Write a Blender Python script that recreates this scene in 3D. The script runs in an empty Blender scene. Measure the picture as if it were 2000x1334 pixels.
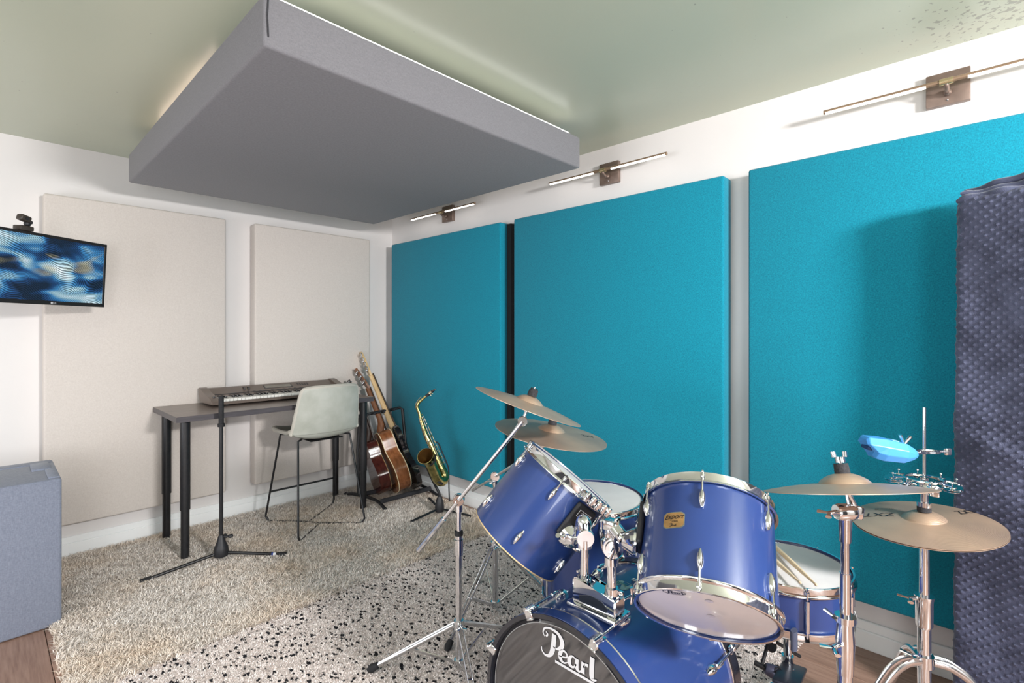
import bpy, bmesh, math, random
import numpy as np
from mathutils import Vector as V, Matrix as MX
random.seed(7); np.random.seed(7)
PI = math.pi
sc = bpy.context.scene
C = sc.collection

# ------------------------------------------------------------------ camera, world, lights, exposure
CAM_H = 1.34
cam_d = bpy.data.cameras.new('camera'); cam = bpy.data.objects.new('camera', cam_d); C.objects.link(cam)
cam_d.sensor_width = 36.0; cam_d.lens = 991.0 / 2000 * 36; cam_d.shift_y = -21 / 2000.0
cam_d.clip_start = 0.02; cam_d.clip_end = 60
cam.location = (0, 0, CAM_H)
cam.rotation_euler = (PI / 2, 0, -math.atan2(.722, .692))
sc.camera = cam
sc.view_settings.view_transform = 'Standard'; sc.view_settings.look = 'None'
sc.view_settings.gamma = 1; sc.view_settings.use_curve_mapping = False
sc.view_settings.exposure = 0.27
w = bpy.data.worlds.new('world'); sc.world = w; w.use_nodes = True
w.node_tree.nodes['Background'].inputs[0].default_value = (.8, .88, 1, 1)
w.node_tree.nodes['Background'].inputs[1].default_value = 1.0

def area(name, loc, target, sx, sy, power, col, spread=180):
    l = bpy.data.lights.new(name, 'AREA'); l.shape = 'RECTANGLE'; l.size = sx; l.size_y = sy
    l.energy = power; l.color = col; l.spread = math.radians(spread)
    o = bpy.data.objects.new(name, l); C.objects.link(o); o.location = loc
    o.rotation_euler = (V(target) - V(loc)).to_track_quat('-Z', 'Y').to_euler()
    return o
# daylight through the window in the rear wall, and four added fill lamps out of view
area('window_daylight', (1.08, -1.93, 2.06), (2.1, .9, 1.0), .46, .22, 132, (1.0, .985, .98))
area('overhead_fill_light', (-.9, .5, 2.38), (-.9, .5, 0), 1.4, 1.4, 15, (1.0, .975, .96))  # overhead fill added for ambient level, no known fitting
area('overhead_fill_light', (1.0, -1.2, 2.38), (1.0, -1.2, 0), 1.0, 1.0, 3, (1.0, .98, .96))
area('side_fill_light', (-2.20, 2.0, 1.0), (2.3, 2.5, .3), 2.2, 1.2, 46, (.95, .97, 1.0))  # added fill to brighten the rugs and far corner
area('rear_fill_light', (-1.25, -1.93, 1.15), (1.3, 3.4, .5), 1.3, 1.2, 52, (.97, .98, 1.0))  # added low fill to lift the far floor and baseboards

# ------------------------------------------------------------------ helpers
def at(px, py, d):
    "surveyed point: sight line through the photograph at a known distance d along the view axis"
    u = (px - 1000) / 991.0; v = (646 - py) / 991.0
    return V(((.692 * u + .722) * d, (-.722 * u + .692) * d, CAM_H + v * d))
def frame(c, n):
    n = V(n).normalized(); a = n.cross(V((.3, .2, .9))).normalized(); b = n.cross(a)
    return MX(((a.x, b.x, n.x, c[0]), (a.y, b.y, n.y, c[1]), (a.z, b.z, n.z, c[2]), (0, 0, 0, 1)))

def srgb(r, g, b):
    f = lambda c: ((c / 255 + .055) / 1.055) ** 2.4 if c > 10 else c / 255 / 12.92
    return (f(r), f(g), f(b), 1)
def mat(name, col, rough=.5, metal=0, var=.06, vscale=8, bump=0, bscale=200, coat=0, spec=.5, emit=None, estr=0, col2=None, detail=3, aniso=0, sheen=0):
    m = bpy.data.materials.new(name); m.use_nodes = True
    nt = m.node_tree; N = nt.nodes; L = nt.links; p = N['Principled BSDF']
    tc = N.new('ShaderNodeTexCoord')
    nz = N.new('ShaderNodeTexNoise'); nz.inputs['Scale'].default_value = vscale; nz.inputs['Detail'].default_value = detail
    L.new(tc.outputs['Object'], nz.inputs['Vector'])
    cr = N.new('ShaderNodeValToRGB')
    c2 = col2 if col2 else tuple(min(1, x * (1 + var)) for x in col[:3]) + (1,)
    c1 = col if col2 else tuple(x * (1 - var) for x in col[:3]) + (1,)
    cr.color_ramp.elements[0].position = .35; cr.color_ramp.elements[1].position = .65
    cr.color_ramp.elements[0].color = c1; cr.color_ramp.elements[1].color = c2
    L.new(nz.outputs['Fac'], cr.inputs[0]); L.new(cr.outputs[0], p.inputs['Base Color'])
    p.inputs['Roughness'].default_value = rough; p.inputs['Metallic'].default_value = metal
    p.inputs['Specular IOR Level'].default_value = spec
    if coat: p.inputs['Coat Weight'].default_value = coat; p.inputs['Coat Roughness'].default_value = .05
    if sheen: p.inputs['Sheen Weight'].default_value = sheen
    if bump:
        n2 = N.new('ShaderNodeTexNoise'); n2.inputs['Scale'].default_value = bscale; n2.inputs['Detail'].default_value = 2
        L.new(tc.outputs['Object'], n2.inputs['Vector'])
        b = N.new('ShaderNodeBump'); b.inputs['Strength'].default_value = bump; b.inputs['Distance'].default_value = .002
        L.new(n2.outputs['Fac'], b.inputs['Height']); L.new(b.outputs[0], p.inputs['Normal'])
    if emit: p.inputs['Emission Color'].default_value = emit; p.inputs['Emission Strength'].default_value = estr
    return m

WM = {}
def wmat(o):
    if o is None: return MX.Identity(4)
    return WM.get(o.name, MX.Identity(4))
def link(o, parent=None, local=False):
    C.objects.link(o)
    if parent is not None:
        o.parent = parent
        if local: WM[o.name] = wmat(parent).copy()
        else:
            o.matrix_parent_inverse = wmat(parent).inverted(); WM[o.name] = MX.Identity(4)
    return o
def thing(name, label, cat, loc=(0, 0, 0), group=None, matrix=None, kind=None):
    o = bpy.data.objects.new(name, None); C.objects.link(o); o.empty_display_size = .1
    m = matrix if matrix is not None else MX.Translation(V(loc))
    o.matrix_basis = m; WM[o.name] = m.copy()
    if label: o['label'] = label
    if cat: o['category'] = cat
    if group: o['group'] = group
    if kind: o['kind'] = kind
    return o
def tag(o, label, cat=None, group=None, kind=None):
    if label: o['label'] = label
    if cat: o['category'] = cat
    if group: o['group'] = group
    if kind: o['kind'] = kind
    return o
def obj(name, bm, m, parent=None, smooth=True, local=False, label=None):
    me = bpy.data.meshes.new(name)
    if isinstance(bm, bmesh.types.BMesh):
        bmesh.ops.recalc_face_normals(bm, faces=bm.faces)
        bm.to_mesh(me); bm.free()
    else: me = bm
    if m and not me.materials: me.materials.append(m)
    if smooth:
        me.polygons.foreach_set('use_smooth', [True] * len(me.polygons))
        try: me.set_sharp_from_angle(angle=math.radians(38))
        except Exception: pass
    o = bpy.data.objects.new(name, me)
    link(o, parent, local)
    if label: o['label'] = label
    return o
def shared(name, src, parent, mtx, local=True):
    o = bpy.data.objects.new(name, src.data); link(o, parent, local); o.matrix_basis = mtx
    return o
def box(bm, lo, hi, bev=0, seg=2, mtx=None):
    r = bmesh.ops.create_cube(bm, size=1)['verts']
    s = [hi[i] - lo[i] for i in range(3)]; c = [(hi[i] + lo[i]) / 2 for i in range(3)]
    for v in r: v.co = V((v.co.x * s[0] + c[0], v.co.y * s[1] + c[1], v.co.z * s[2] + c[2]))
    if bev:
        es = list({e for v in r for e in v.link_edges})
        res = bmesh.ops.bevel(bm, geom=es, offset=bev, segments=seg, profile=.5, affect='EDGES')
        r = list({v for f in res['faces'] for v in f.verts} | {v for v in r if v.is_valid})
    if mtx is not None: bmesh.ops.transform(bm, matrix=mtx, verts=r)
    return r
def tube(bm, pts, rad, seg=12, caps=(True, True), flat=None):
    "swept tube; rad number or list; flat=(sx,sy) squashes the section"
    pts = [V(p) for p in pts]; n = len(pts)
    if not hasattr(rad, '__len__'): rad = [rad] * n
    t0 = (pts[1] - pts[0]).normalized()
    up = V((0, 0, 1)) if abs(t0.z) < .9 else V((1, 0, 0))
    x = t0.cross(up).normalized(); rings = []
    for i, p in enumerate(pts):
        t = ((pts[min(i + 1, n - 1)] - pts[max(i - 1, 0)])).normalized()
        x = (x - t * x.dot(t)).normalized(); y = t.cross(x)
        fx, fy = flat if flat else (1, 1)
        rings.append([bm.verts.new(p + (x * math.cos(2 * PI * k / seg) * fx + y * math.sin(2 * PI * k / seg) * fy) * rad[i]) for k in range(seg)])
    for i in range(n - 1):
        for k in range(seg):
            bm.faces.new((rings[i][k], rings[i][(k + 1) % seg], rings[i + 1][(k + 1) % seg], rings[i + 1][k]))
    if caps[0]: bm.faces.new(rings[0][::-1])
    if caps[1]: bm.faces.new(rings[-1])
def lathe(bm, prof, seg=48, mtx=None, closed=False):
    "profile list of (r,z) about z"
    rings = []
    for r, z in prof:
        if r < 1e-6: rings.append([bm.verts.new((0, 0, z))])
        else: rings.append([bm.verts.new((r * math.cos(2 * PI * k / seg), r * math.sin(2 * PI * k / seg), z)) for k in range(seg)])
    prs = list(zip(rings[:-1], rings[1:]))
    if closed: prs.append((rings[-1], rings[0]))
    for A, B in prs:
        for k in range(seg):
            k2 = (k + 1) % seg
            if len(A) == 1 and len(B) == 1: continue
            if len(A) == 1: bm.faces.new((A[0], B[k], B[k2]))
            elif len(B) == 1: bm.faces.new((A[k], B[0], A[k2]))
            else: bm.faces.new((A[k], A[k2], B[k2], B[k]))
    if mtx is not None: bmesh.ops.transform(bm, matrix=mtx, verts=[v for r in rings for v in r])
def ell(bm, c, s, mtx=None, u=14, v=9):
    r = bmesh.ops.create_uvsphere(bm, u_segments=u, v_segments=v, radius=1)['verts']
    bmesh.ops.transform(bm, matrix=MX.Translation(V(c)) @ MX.Diagonal((s[0], s[1], s[2], 1)), verts=r)
    if mtx is not None: bmesh.ops.transform(bm, matrix=mtx, verts=r)
def prism(bm, poly, f0, f1):
    "poly of 2D points; f0, f1 map (x,y) to 3D for the two faces"
    a = [bm.verts.new(f0(x, y)) for x, y in poly]; b = [bm.verts.new(f1(x, y)) for x, y in poly]
    bm.faces.new(a[::-1]); bm.faces.new(b); n = len(poly)
    for i in range(n): bm.faces.new((a[i], a[(i + 1) % n], b[(i + 1) % n], b[i]))
def smoothpath(pts, k=6):
    P = [V(p) for p in pts]; out = []
    for i in range(len(P) - 1):
        p0 = P[max(i - 1, 0)]; p1 = P[i]; p2 = P[i + 1]; p3 = P[min(i + 2, len(P) - 1)]
        for j in range(k):
            t = j / k
            out.append(.5 * ((2 * p1) + (p2 - p0) * t + (2 * p0 - 5 * p1 + 4 * p2 - p3) * t * t + (3 * p1 - p0 - 3 * p2 + p3) * t ** 3))
    out.append(P[-1]); return out
def lerpl(a, n): return [float(x) for x in np.interp(np.linspace(0, 1, n), np.linspace(0, 1, len(a)), a)]
def align(z, c=(0, 0, 0)):
    q = V(z).normalized().to_track_quat('Z', 'Y'); return MX.Translation(V(c)) @ q.to_matrix().to_4x4()
def strokes(bm, L, f):
    "flat lettering: each stroke a list of (x,y,width), mapped by f"
    for s in L:
        pts = smoothpath([(x, y, wd) for x, y, wd in s], 6)
        prev = None
        for i, p in enumerate(pts):
            d = pts[min(i + 1, len(pts) - 1)] - pts[max(i - 1, 0)]; d = V((d.x, d.y, 0)).normalized(); nx = V((-d.y, d.x, 0))
            h = max(p.z, .004) / 2
            cur = (bm.verts.new(f(p.x + nx.x * h, p.y + nx.y * h)), bm.verts.new(f(p.x - nx.x * h, p.y - nx.y * h)))
            if prev: bm.faces.new((prev[0], prev[1], cur[1], cur[0]))
            prev = cur
SCRIPT_P = [[(.16,.50,.02),(.10,.60,.04),(.16,.74,.05),(.34,.81,.06),(.58,.78,.09),(.72,.62,.13),(.70,.44,.12),(.56,.33,.06),(.44,.34,.03)],
            [(.47,.70,.14),(.45,.45,.15),(.40,.18,.14),(.30,.02,.09),(.16,-.02,.06),(.06,.06,.04),(.05,.16,.03)],
            [(.20,.52,.05),(.25,.60,.05),(.20,.66,.03)]]
SCRIPT_E = [[(.62,.17,.03),(.86,.24,.04),(.86,.35,.05),(.74,.37,.07),(.66,.24,.12),(.68,.10,.11),(.78,.05,.05),(.90,.12,.03)]]
SCRIPT_A = [[(1.14,.34,.04),(1.03,.36,.05),(.95,.22,.12),(.98,.09,.10),(1.08,.08,.05),(1.16,.2,.04)], [(1.19,.36,.10),(1.18,.12,.11),(1.25,.05,.06),(1.3,.1,.03)]]
SCRIPT_R = [[(1.37,.36,.10),(1.36,.05,.11)], [(1.38,.22,.04),(1.44,.33,.05),(1.51,.33,.10)]]
SCRIPT_L = [[(1.64,.62,.13),(1.62,.12,.13),(1.68,.04,.07),(1.76,.08,.03)]]
LOGO = SCRIPT_P + SCRIPT_E + SCRIPT_A + SCRIPT_R + SCRIPT_L
def text_bm(s, f, size=1.0, ext=0, shear=0, align_x='CENTER'):
    cu = bpy.data.curves.new('lettering', 'FONT'); cu.body = s; cu.size = size; cu.align_x = align_x; cu.align_y = 'CENTER'; cu.shear = shear
    cu.offset = 0.004 * size
    o = bpy.data.objects.new('lettering', cu); C.objects.link(o)
    bpy.context.view_layer.update()
    me = bpy.data.meshes.new_from_object(o.evaluated_get(bpy.context.evaluated_depsgraph_get()))
    bpy.data.objects.remove(o)
    bm = bmesh.new(); bm.from_mesh(me); bpy.data.meshes.remove(me)
    for v in bm.verts: v.co = f(v.co.x, v.co.y)
    return bm

# ------------------------------------------------------------------ materials
wall_m = mat('painted_wall', srgb(222, 218, 216), .55, var=.012, vscale=1.5, bump=.12, bscale=90)
trim_m = mat('painted_trim', srgb(242, 244, 244), .4, var=.012, vscale=3)
chrome = mat('chrome', (.82, .83, .85, 1), .07, 1, var=.03, vscale=30)
chrome2 = mat('worn_chrome', (.72, .73, .75, 1), .16, 1, var=.08, vscale=40)
black = mat('black_powder_coat', (.012, .012, .014, 1), .38, var=.2, vscale=60, bump=.05)
blackp = mat('black_plastic', (.015, .015, .018, 1), .5, var=.2, vscale=30)
rubber = mat('black_rubber', (.01, .01, .012, 1), .75, var=.3, vscale=80)
felt = mat('dark_felt', (.03, .03, .035, 1), .95, var=.3, vscale=200, bump=.6, bscale=600)
blue = mat('blue_lacquer', srgb(36, 58, 112), .30, var=.07, vscale=5, coat=.55, spec=.4)
bluein = mat('black_hoop_face', (.012, .013, .02, 1), .2, var=.1, vscale=10, coat=.6)
headw = mat('coated_white_drumhead', srgb(208, 206, 206), .42, var=.03, vscale=14, bump=.05, bscale=500)
headc = mat('clear_over_white_drumhead', srgb(206, 200, 200), .14, var=.02, vscale=10, coat=.5)
headb = mat('gloss_black_drumhead', (.018, .018, .022, 1), .06, var=.05, vscale=5, spec=.9, coat=1)
gold = mat('gold_badge', srgb(206, 166, 108), .4, .3, var=.15, vscale=60)
silver = mat('silver_badge', srgb(170, 180, 170), .35, .5, var=.15, vscale=60)
inkb = mat('black_ink', (.01, .01, .012, 1), .4)
inkw = mat('white_ink', (.72, .72, .74, 1), .5)
inkgrey = mat('faded_grey_print', srgb(180, 176, 186), .4)

def cymbal_mat():
    m = mat('cast_bronze', srgb(200, 172, 148), .36, .55, var=.16, vscale=5, col2=srgb(168, 146, 130), detail=6)
    nt = m.node_tree; N = nt.nodes; L = nt.links; p = N['Principled BSDF']
    tc = N.new('ShaderNodeTexCoord'); sx = N.new('ShaderNodeVectorMath'); sx.operation = 'MULTIPLY'; sx.inputs[1].default_value = (1, 1, 0)
    ln = N.new('ShaderNodeVectorMath'); ln.operation = 'LENGTH'
    L.new(tc.outputs['Object'], sx.inputs[0]); L.new(sx.outputs[0], ln.inputs[0])
    mu = N.new('ShaderNodeMath'); mu.operation = 'MULTIPLY'; mu.inputs[1].default_value = 2200; L.new(ln.outputs['Value'], mu.inputs[0])
    sn = N.new('ShaderNodeMath'); sn.operation = 'SINE'; L.new(mu.outputs[0], sn.inputs[0])
    nz = N.new('ShaderNodeTexNoise'); nz.noise_dimensions = '1D'; nz.inputs['Scale'].default_value = 300; L.new(ln.outputs['Value'], nz.inputs['W'])
    ad = N.new('ShaderNodeMath'); L.new(sn.outputs[0], ad.inputs[0]); L.new(nz.outputs['Fac'], ad.inputs[1])
    b = N.new('ShaderNodeBump'); b.inputs['Strength'].default_value = .35; b.inputs['Distance'].default_value = .0004
    L.new(ad.outputs[0], b.inputs['Height']); L.new(b.outputs[0], p.inputs['Normal'])
    return m
bronze = cymbal_mat()

def weave_mat(name, c1, c2, rough=.85, scale=330, bump=.5):
    "melange cloth: fine thread colour variation and thread relief"
    m = bpy.data.materials.new(name); m.use_nodes = True
    nt = m.node_tree; N = nt.nodes; L = nt.links; p = N['Principled BSDF']; p.inputs['Roughness'].default_value = rough
    p.inputs['Specular IOR Level'].default_value = .25; p.inputs['Sheen Weight'].default_value = .15
    tc = N.new('ShaderNodeTexCoord')
    outs = []
    for sc_ in ((1, 1, .25), (.25, .25, 1)):
        mp = N.new('ShaderNodeMapping'); mp.inputs['Scale'].default_value = sc_; L.new(tc.outputs['Object'], mp.inputs[0])
        nz = N.new('ShaderNodeTexNoise'); nz.inputs['Scale'].default_value = scale; nz.inputs['Detail'].default_value = 3; L.new(mp.outputs[0], nz.inputs['Vector']); outs.append(nz)
    ad = N.new('ShaderNodeMath'); ad.operation = 'ADD'; L.new(outs[0].outputs['Fac'], ad.inputs[0]); L.new(outs[1].outputs['Fac'], ad.inputs[1])
    hf = N.new('ShaderNodeMath'); hf.operation = 'MULTIPLY'; hf.inputs[1].default_value = .5; L.new(ad.outputs[0], hf.inputs[0])
    cr = N.new('ShaderNodeValToRGB'); cr.color_ramp.elements[0].position = .36; cr.color_ramp.elements[1].position = .64
    cr.color_ramp.elements[0].color = c1; cr.color_ramp.elements[1].color = c2
    L.new(hf.outputs[0], cr.inputs[0]); L.new(cr.outputs[0], p.inputs['Base Color'])
    b = N.new('ShaderNodeBump'); b.inputs['Strength'].default_value = bump; b.inputs['Distance'].default_value = .001
    L.new(hf.outputs[0], b.inputs['Height']); L.new(b.outputs[0], p.inputs['Normal'])
    return m
teal = weave_mat('teal_melange_fabric', srgb(0, 108, 132), srgb(6, 142, 166), scale=520, bump=.3)
greige = weave_mat('warm_grey_fabric', srgb(202, 193, 186), srgb(213, 205, 198), scale=420, bump=.25)
greyfab = weave_mat('mid_grey_fabric', srgb(108, 107, 111), srgb(122, 121, 125), scale=500, bump=.2)
greyfab2 = weave_mat('blue_grey_fabric', srgb(112, 118, 134), srgb(130, 136, 152), bump=.3)

def ceiling_mat():
    m = mat('sage_satin_ceiling_paint', srgb(186, 192, 172), .30, var=.015, vscale=1.2, bump=.05, bscale=40, spec=.65)
    nt = m.node_tree; N = nt.nodes; L = nt.links; p = N['Principled BSDF']
    base = p.inputs['Base Color'].links[0].from_socket
    tc = N.new('ShaderNodeTexCoord')
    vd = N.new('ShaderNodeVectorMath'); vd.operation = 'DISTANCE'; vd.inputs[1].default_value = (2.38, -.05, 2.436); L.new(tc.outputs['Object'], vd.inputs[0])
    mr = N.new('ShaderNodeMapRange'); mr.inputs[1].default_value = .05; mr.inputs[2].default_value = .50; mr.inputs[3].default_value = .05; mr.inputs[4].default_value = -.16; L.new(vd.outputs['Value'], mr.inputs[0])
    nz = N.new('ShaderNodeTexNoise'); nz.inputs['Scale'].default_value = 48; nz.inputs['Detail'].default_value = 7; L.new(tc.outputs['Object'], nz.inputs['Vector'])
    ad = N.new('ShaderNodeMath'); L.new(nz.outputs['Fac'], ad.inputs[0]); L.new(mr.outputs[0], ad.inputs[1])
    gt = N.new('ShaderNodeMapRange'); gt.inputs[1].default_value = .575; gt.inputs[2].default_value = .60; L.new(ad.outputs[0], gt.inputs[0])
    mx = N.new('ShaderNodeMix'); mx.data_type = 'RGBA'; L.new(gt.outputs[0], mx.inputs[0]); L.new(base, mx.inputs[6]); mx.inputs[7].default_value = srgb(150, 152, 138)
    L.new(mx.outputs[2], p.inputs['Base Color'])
    return m

def wood_mat(name, c1, c2, axis=1, rough=.4, scale=12, var=True):
    m = bpy.data.materials.new(name); m.use_nodes = True
    nt = m.node_tree; N = nt.nodes; L = nt.links; p = N['Principled BSDF']; p.inputs['Roughness'].default_value = rough
    tc = N.new('ShaderNodeTexCoord'); oi = N.new('ShaderNodeObjectInfo')
    mp = N.new('ShaderNodeMapping'); s = [9, 9, 9]; s[axis] = .7; mp.inputs['Scale'].default_value = s
    L.new(tc.outputs['Object'], mp.inputs[0])
    ra = N.new('ShaderNodeMath'); ra.operation = 'MULTIPLY'; ra.inputs[1].default_value = 37; L.new(oi.outputs['Random'], ra.inputs[0])
    nz = N.new('ShaderNodeTexNoise'); nz.noise_dimensions = '4D'; nz.inputs['Scale'].default_value = scale; nz.inputs['Detail'].default_value = 6
    L.new(mp.outputs[0], nz.inputs['Vector']); L.new(ra.outputs[0], nz.inputs['W'])
    cr = N.new('ShaderNodeValToRGB'); cr.color_ramp.elements[0].position = .3; cr.color_ramp.elements[1].position = .7
    cr.color_ramp.elements[0].color = c1; cr.color_ramp.elements[1].color = c2
    L.new(nz.outputs['Fac'], cr.inputs[0])
    hs = N.new('ShaderNodeHueSaturation'); L.new(cr.outputs[0], hs.inputs['Color'])
    mr = N.new('ShaderNodeMapRange'); mr.inputs[3].default_value = .85; mr.inputs[4].default_value = 1.12; L.new(oi.outputs['Random'], mr.inputs[0])
    if var: L.new(mr.outputs[0], hs.inputs['Value'])
    L.new(hs.outputs[0], p.inputs['Base Color'])
    b = N.new('ShaderNodeBump'); b.inputs['Strength'].default_value = .12; b.inputs['Distance'].default_value = .001
    L.new(nz.outputs['Fac'], b.inputs['Height']); L.new(b.outputs[0], p.inputs['Normal'])
    return m
floor_m = wood_mat('brown_plank_floor', srgb(128, 98, 84), srgb(160, 130, 114), 1, .38)
desk_m = wood_mat('grey_brown_woodgrain', srgb(104, 92, 86), srgb(140, 126, 118), 0, .3, var=False)
deskedge_m = wood_mat('dark_edge_banding', srgb(62, 58, 62), srgb(80, 76, 80), 0, .4, var=False)

# ------------------------------------------------------------------ the setting
XW, YW, HC = 2.583, 3.989, 2.436
XL, YN = -2.3, -2.0
def struct(o, label=None):
    o['kind'] = 'structure'
    if label: o['label'] = label
    return o
bm = bmesh.new(); box(bm, (XL - .1, YN - .1, -.12), (XW + .1, YW + .1, -.018)); fl = struct(obj('floor', bm, floor_m, smooth=False), 'brown wooden plank floor under the rugs')
# planks
PW, PL = .178, 1.28
bm = bmesh.new(); box(bm, (-PW / 2 + .0012, -PL / 2 + .0012, -.018), (PW / 2 - .0012, PL / 2 - .0012, 0), .0018, 1)
pk = obj('floor_plank', bm, floor_m, fl, smooth=False)
first = True; ix = 0; x = XL + PW / 2
while x < XW + PW / 2 - .02:
    y = YN + PL / 2 - (ix * .47 % PL)
    while y < YW + PL / 2 - .01:
        lo, hi = max(y - PL / 2, YN), min(y + PL / 2, YW)
        rx = min(x + PW / 2, XW) - (x - PW / 2)
        if hi - lo > .05:
            o = pk if first else shared('floor_plank', pk, fl, MX.Identity(4), False)
            first = False
            o.matrix_basis = MX.Translation((x - PW / 2 + rx / 2, (lo + hi) / 2, 0)) @ MX.Diagonal((rx / PW, (hi - lo) / PL, 1, 1))
        y += PL
    x += PW; ix += 1
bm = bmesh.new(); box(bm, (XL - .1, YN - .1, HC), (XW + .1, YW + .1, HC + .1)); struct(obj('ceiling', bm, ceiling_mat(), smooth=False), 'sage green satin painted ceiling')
bm = bmesh.new(); box(bm, (XL - .1, YW, 0), (XW + .1, YW + .1, HC)); struct(obj('wall_left', bm, wall_m, smooth=False), 'white wall behind the keyboard table')
bm = bmesh.new(); box(bm, (XW, YN - .1, 0), (XW + .1, YW, HC)); struct(obj('wall_right', bm, wall_m, smooth=False), 'white wall behind the teal panels')
bm = bmesh.new()                                             # rear wall with its high window opening and an added one for the rear fill
for lo, hi in (((XL, -1.90), (0, HC)), ((-.60, .60), (0, HC)), ((-1.90, -.60), (0, .50)), ((-1.90, -.60), (1.80, HC)), ((1.44, XW), (0, HC)), ((.60, 1.44), (0, 1.92)), ((.60, 1.44), (2.36, HC))):
    box(bm, (lo[0], YN - .1, hi[0]), (lo[1], YN, hi[1]))
struct(obj('wall_rear', bm, wall_m, smooth=False))
bm = bmesh.new()
for lo, hi in (((YN, .85), (0, HC)), ((3.15, YW), (0, HC)), ((.85, 3.15), (0, .35)), ((.85, 3.15), (1.7, HC))):
    box(bm, (XL - .1, lo[0], hi[0]), (XL, lo[1], hi[1]))
struct(obj('wall_side', bm, wall_m, smooth=False))
def window(name, a, b, fixed, axis):
    e = struct(thing(name, None, None, (0, 0, 0)))
    bm = bmesh.new(); t = .05
    def bx(u0, u1, z0, z1):
        if axis == 0: box(bm, (u0, fixed - .08, z0), (u1, fixed - .02, z1))
        else: box(bm, (fixed - .08, u0, z0), (fixed - .02, u1, z1))
    bx(a[0], a[1], b[0], b[0] + t); bx(a[0], a[1], b[1] - t, b[1]); bx(a[0], a[0] + t, b[0], b[1]); bx(a[1] - t, a[1], b[0], b[1]); m_ = (a[0] + a[1]) / 2; bx(m_ - .02, m_ + .02, b[0], b[1])
    obj('window_frame', bm, trim_m, e, smooth=False)
window('window_1', (.60, 1.44), (1.92, 2.36), YN, 0)
window('added_window_3', (-1.90, -.60), (.50, 1.80), YN, 0)  # unseen window added to go with the low rear fill
window('added_window_2', (.85, 3.15), (.35, 1.7), XL, 1)  # unseen window added to go with the side fill
def baseboard(name, x0, y0, x1, y1):
    bm = bmesh.new()
    box(bm, (x0, y0, 0), (x1, y1, .078), .003, 1)
    if x1 - x0 > y1 - y0: box(bm, (x0, y0 + .005, .078), (x1, y1, .118), .003, 1)
    else: box(bm, (x0 + .005, y0, .078), (x1, y1, .118), .003, 1)
    return struct(obj(name, bm, trim_m, smooth=False))
baseboard('baseboard_left', XL, YW - .018, XW, YW)
baseboard('baseboard_right', XW - .018, YN, XW, YW - .018)

# ------------------------------------------------------------------ acoustic panels
def panel(name, label, cat, lo, hi, m, bev=.012, group=None):
    bm = bmesh.new(); box(bm, lo, hi, bev, 3)
    return tag(obj(name, bm, m), label, cat, group)
panel('sound_absorber', 'pale greige fabric acoustic panel on white wall behind the monitor', 'acoustic panel', (.237, 3.889, .212), (1.176, 3.987, 2.12), greige)
panel('sound_absorber', 'pale greige fabric acoustic panel on white wall behind stool and guitars', 'acoustic panel', (1.365, 3.889, .220), (2.300, 3.987, 2.12), greige)
panel('sound_absorber', 'teal fabric wall panel nearest the corner, behind the saxophone', 'acoustic panel', (2.483, 2.492, .228), (2.582, 3.849, 2.095), teal)
_p1 = bpy.data.objects['sound_absorber.002']
bm = bmesh.new(); box(bm, (2.548, 2.452, .232), (2.581, 2.494, 2.088)); obj('backing_batten', bm, mat('black_backing', (.008, .008, .009, 1), .8), _p1, smooth=False)
panel('sound_absorber', 'middle one of the three teal fabric wall panels', 'acoustic panel', (2.483, .960, .228), (2.582, 2.366, 2.095), teal)
panel('sound_absorber', 'teal fabric wall panel behind the hi-hat, partly in shadow beside the quilt', 'acoustic panel', (2.483, -.62, .228), (2.582, .848, 2.095), teal)

charcoal = weave_mat('charcoal_fabric', srgb(48, 48, 52), srgb(66, 66, 70), bump=.3)  # unseen dark panels added to give the chrome something to reflect
panel('sound_absorber', 'charcoal panel added behind the camera for reflections, on rear wall, left of the high window', 'acoustic panel', (-.50, YN + .001, .22), (.50, YN + .08, 2.1), charcoal)
panel('sound_absorber', 'charcoal panel added behind the camera for reflections, on rear wall, by the teal side', 'acoustic panel', (1.55, YN + .001, .22), (2.40, YN + .08, 2.1), charcoal)
panel('sound_absorber', 'charcoal panel added behind the camera for reflections, on the side wall', 'acoustic panel', (XL + .001, -1.5, .22), (XL + .08, .5, 2.1), charcoal)
# ceiling cloud
cz, ct = 2.19, .162
cl = thing('ceiling_cloud', 'large grey fabric sound panel hanging flat under the ceiling', 'ceiling panel', (1.38, 2.6, cz))
bm = bmesh.new(); box(bm, (.580, 1.580, cz), (2.165, 3.605, cz + ct), .010, 3)
obj('fabric_body', bm, greyfab, cl)
led_m = mat('white_led_strip', (1, 1, 1, 1), .5, emit=(1, .98, .95, 1), estr=2.6)
warm_glow_m = mat('added_warm_glow', (1, .9, .85, 1), .5, emit=(1, .74, .62, 1), estr=4)  # glowing strip added out of sight to warm the ceiling above
bm = bmesh.new(); box(bm, (.60, 1.60, cz + ct + .001), (2.10, 1.622, cz + ct + .014), .003, 1)
obj('light_strip', bm, led_m, cl, smooth=False, label='glowing white light strip along the front top edge')
bm = bmesh.new(); box(bm, (.66, 2.35, cz + ct + .001), (.68, 3.3, cz + ct + .010), .003, 1)
obj('light_strip', bm, warm_glow_m, cl, smooth=False, label='hidden strip added on top near the left edge for a warm ceiling glow')
for x, y in ((.9, 1.95), (1.85, 1.95), (.9, 3.25), (1.85, 3.25)):
    bm = bmesh.new(); tube(bm, [(x, y, cz + ct - .002), (x, y, HC + .0005)], .004, 8); obj('hanger', bm, chrome2, cl)
bm = bmesh.new(); tube(bm, [(.592, 1.577, cz + .03), (.588, 1.575, cz + .09), (.592, 1.577, cz + ct - .01)], .0022, 6); obj('corner_seam', bm, felt, cl)

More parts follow.
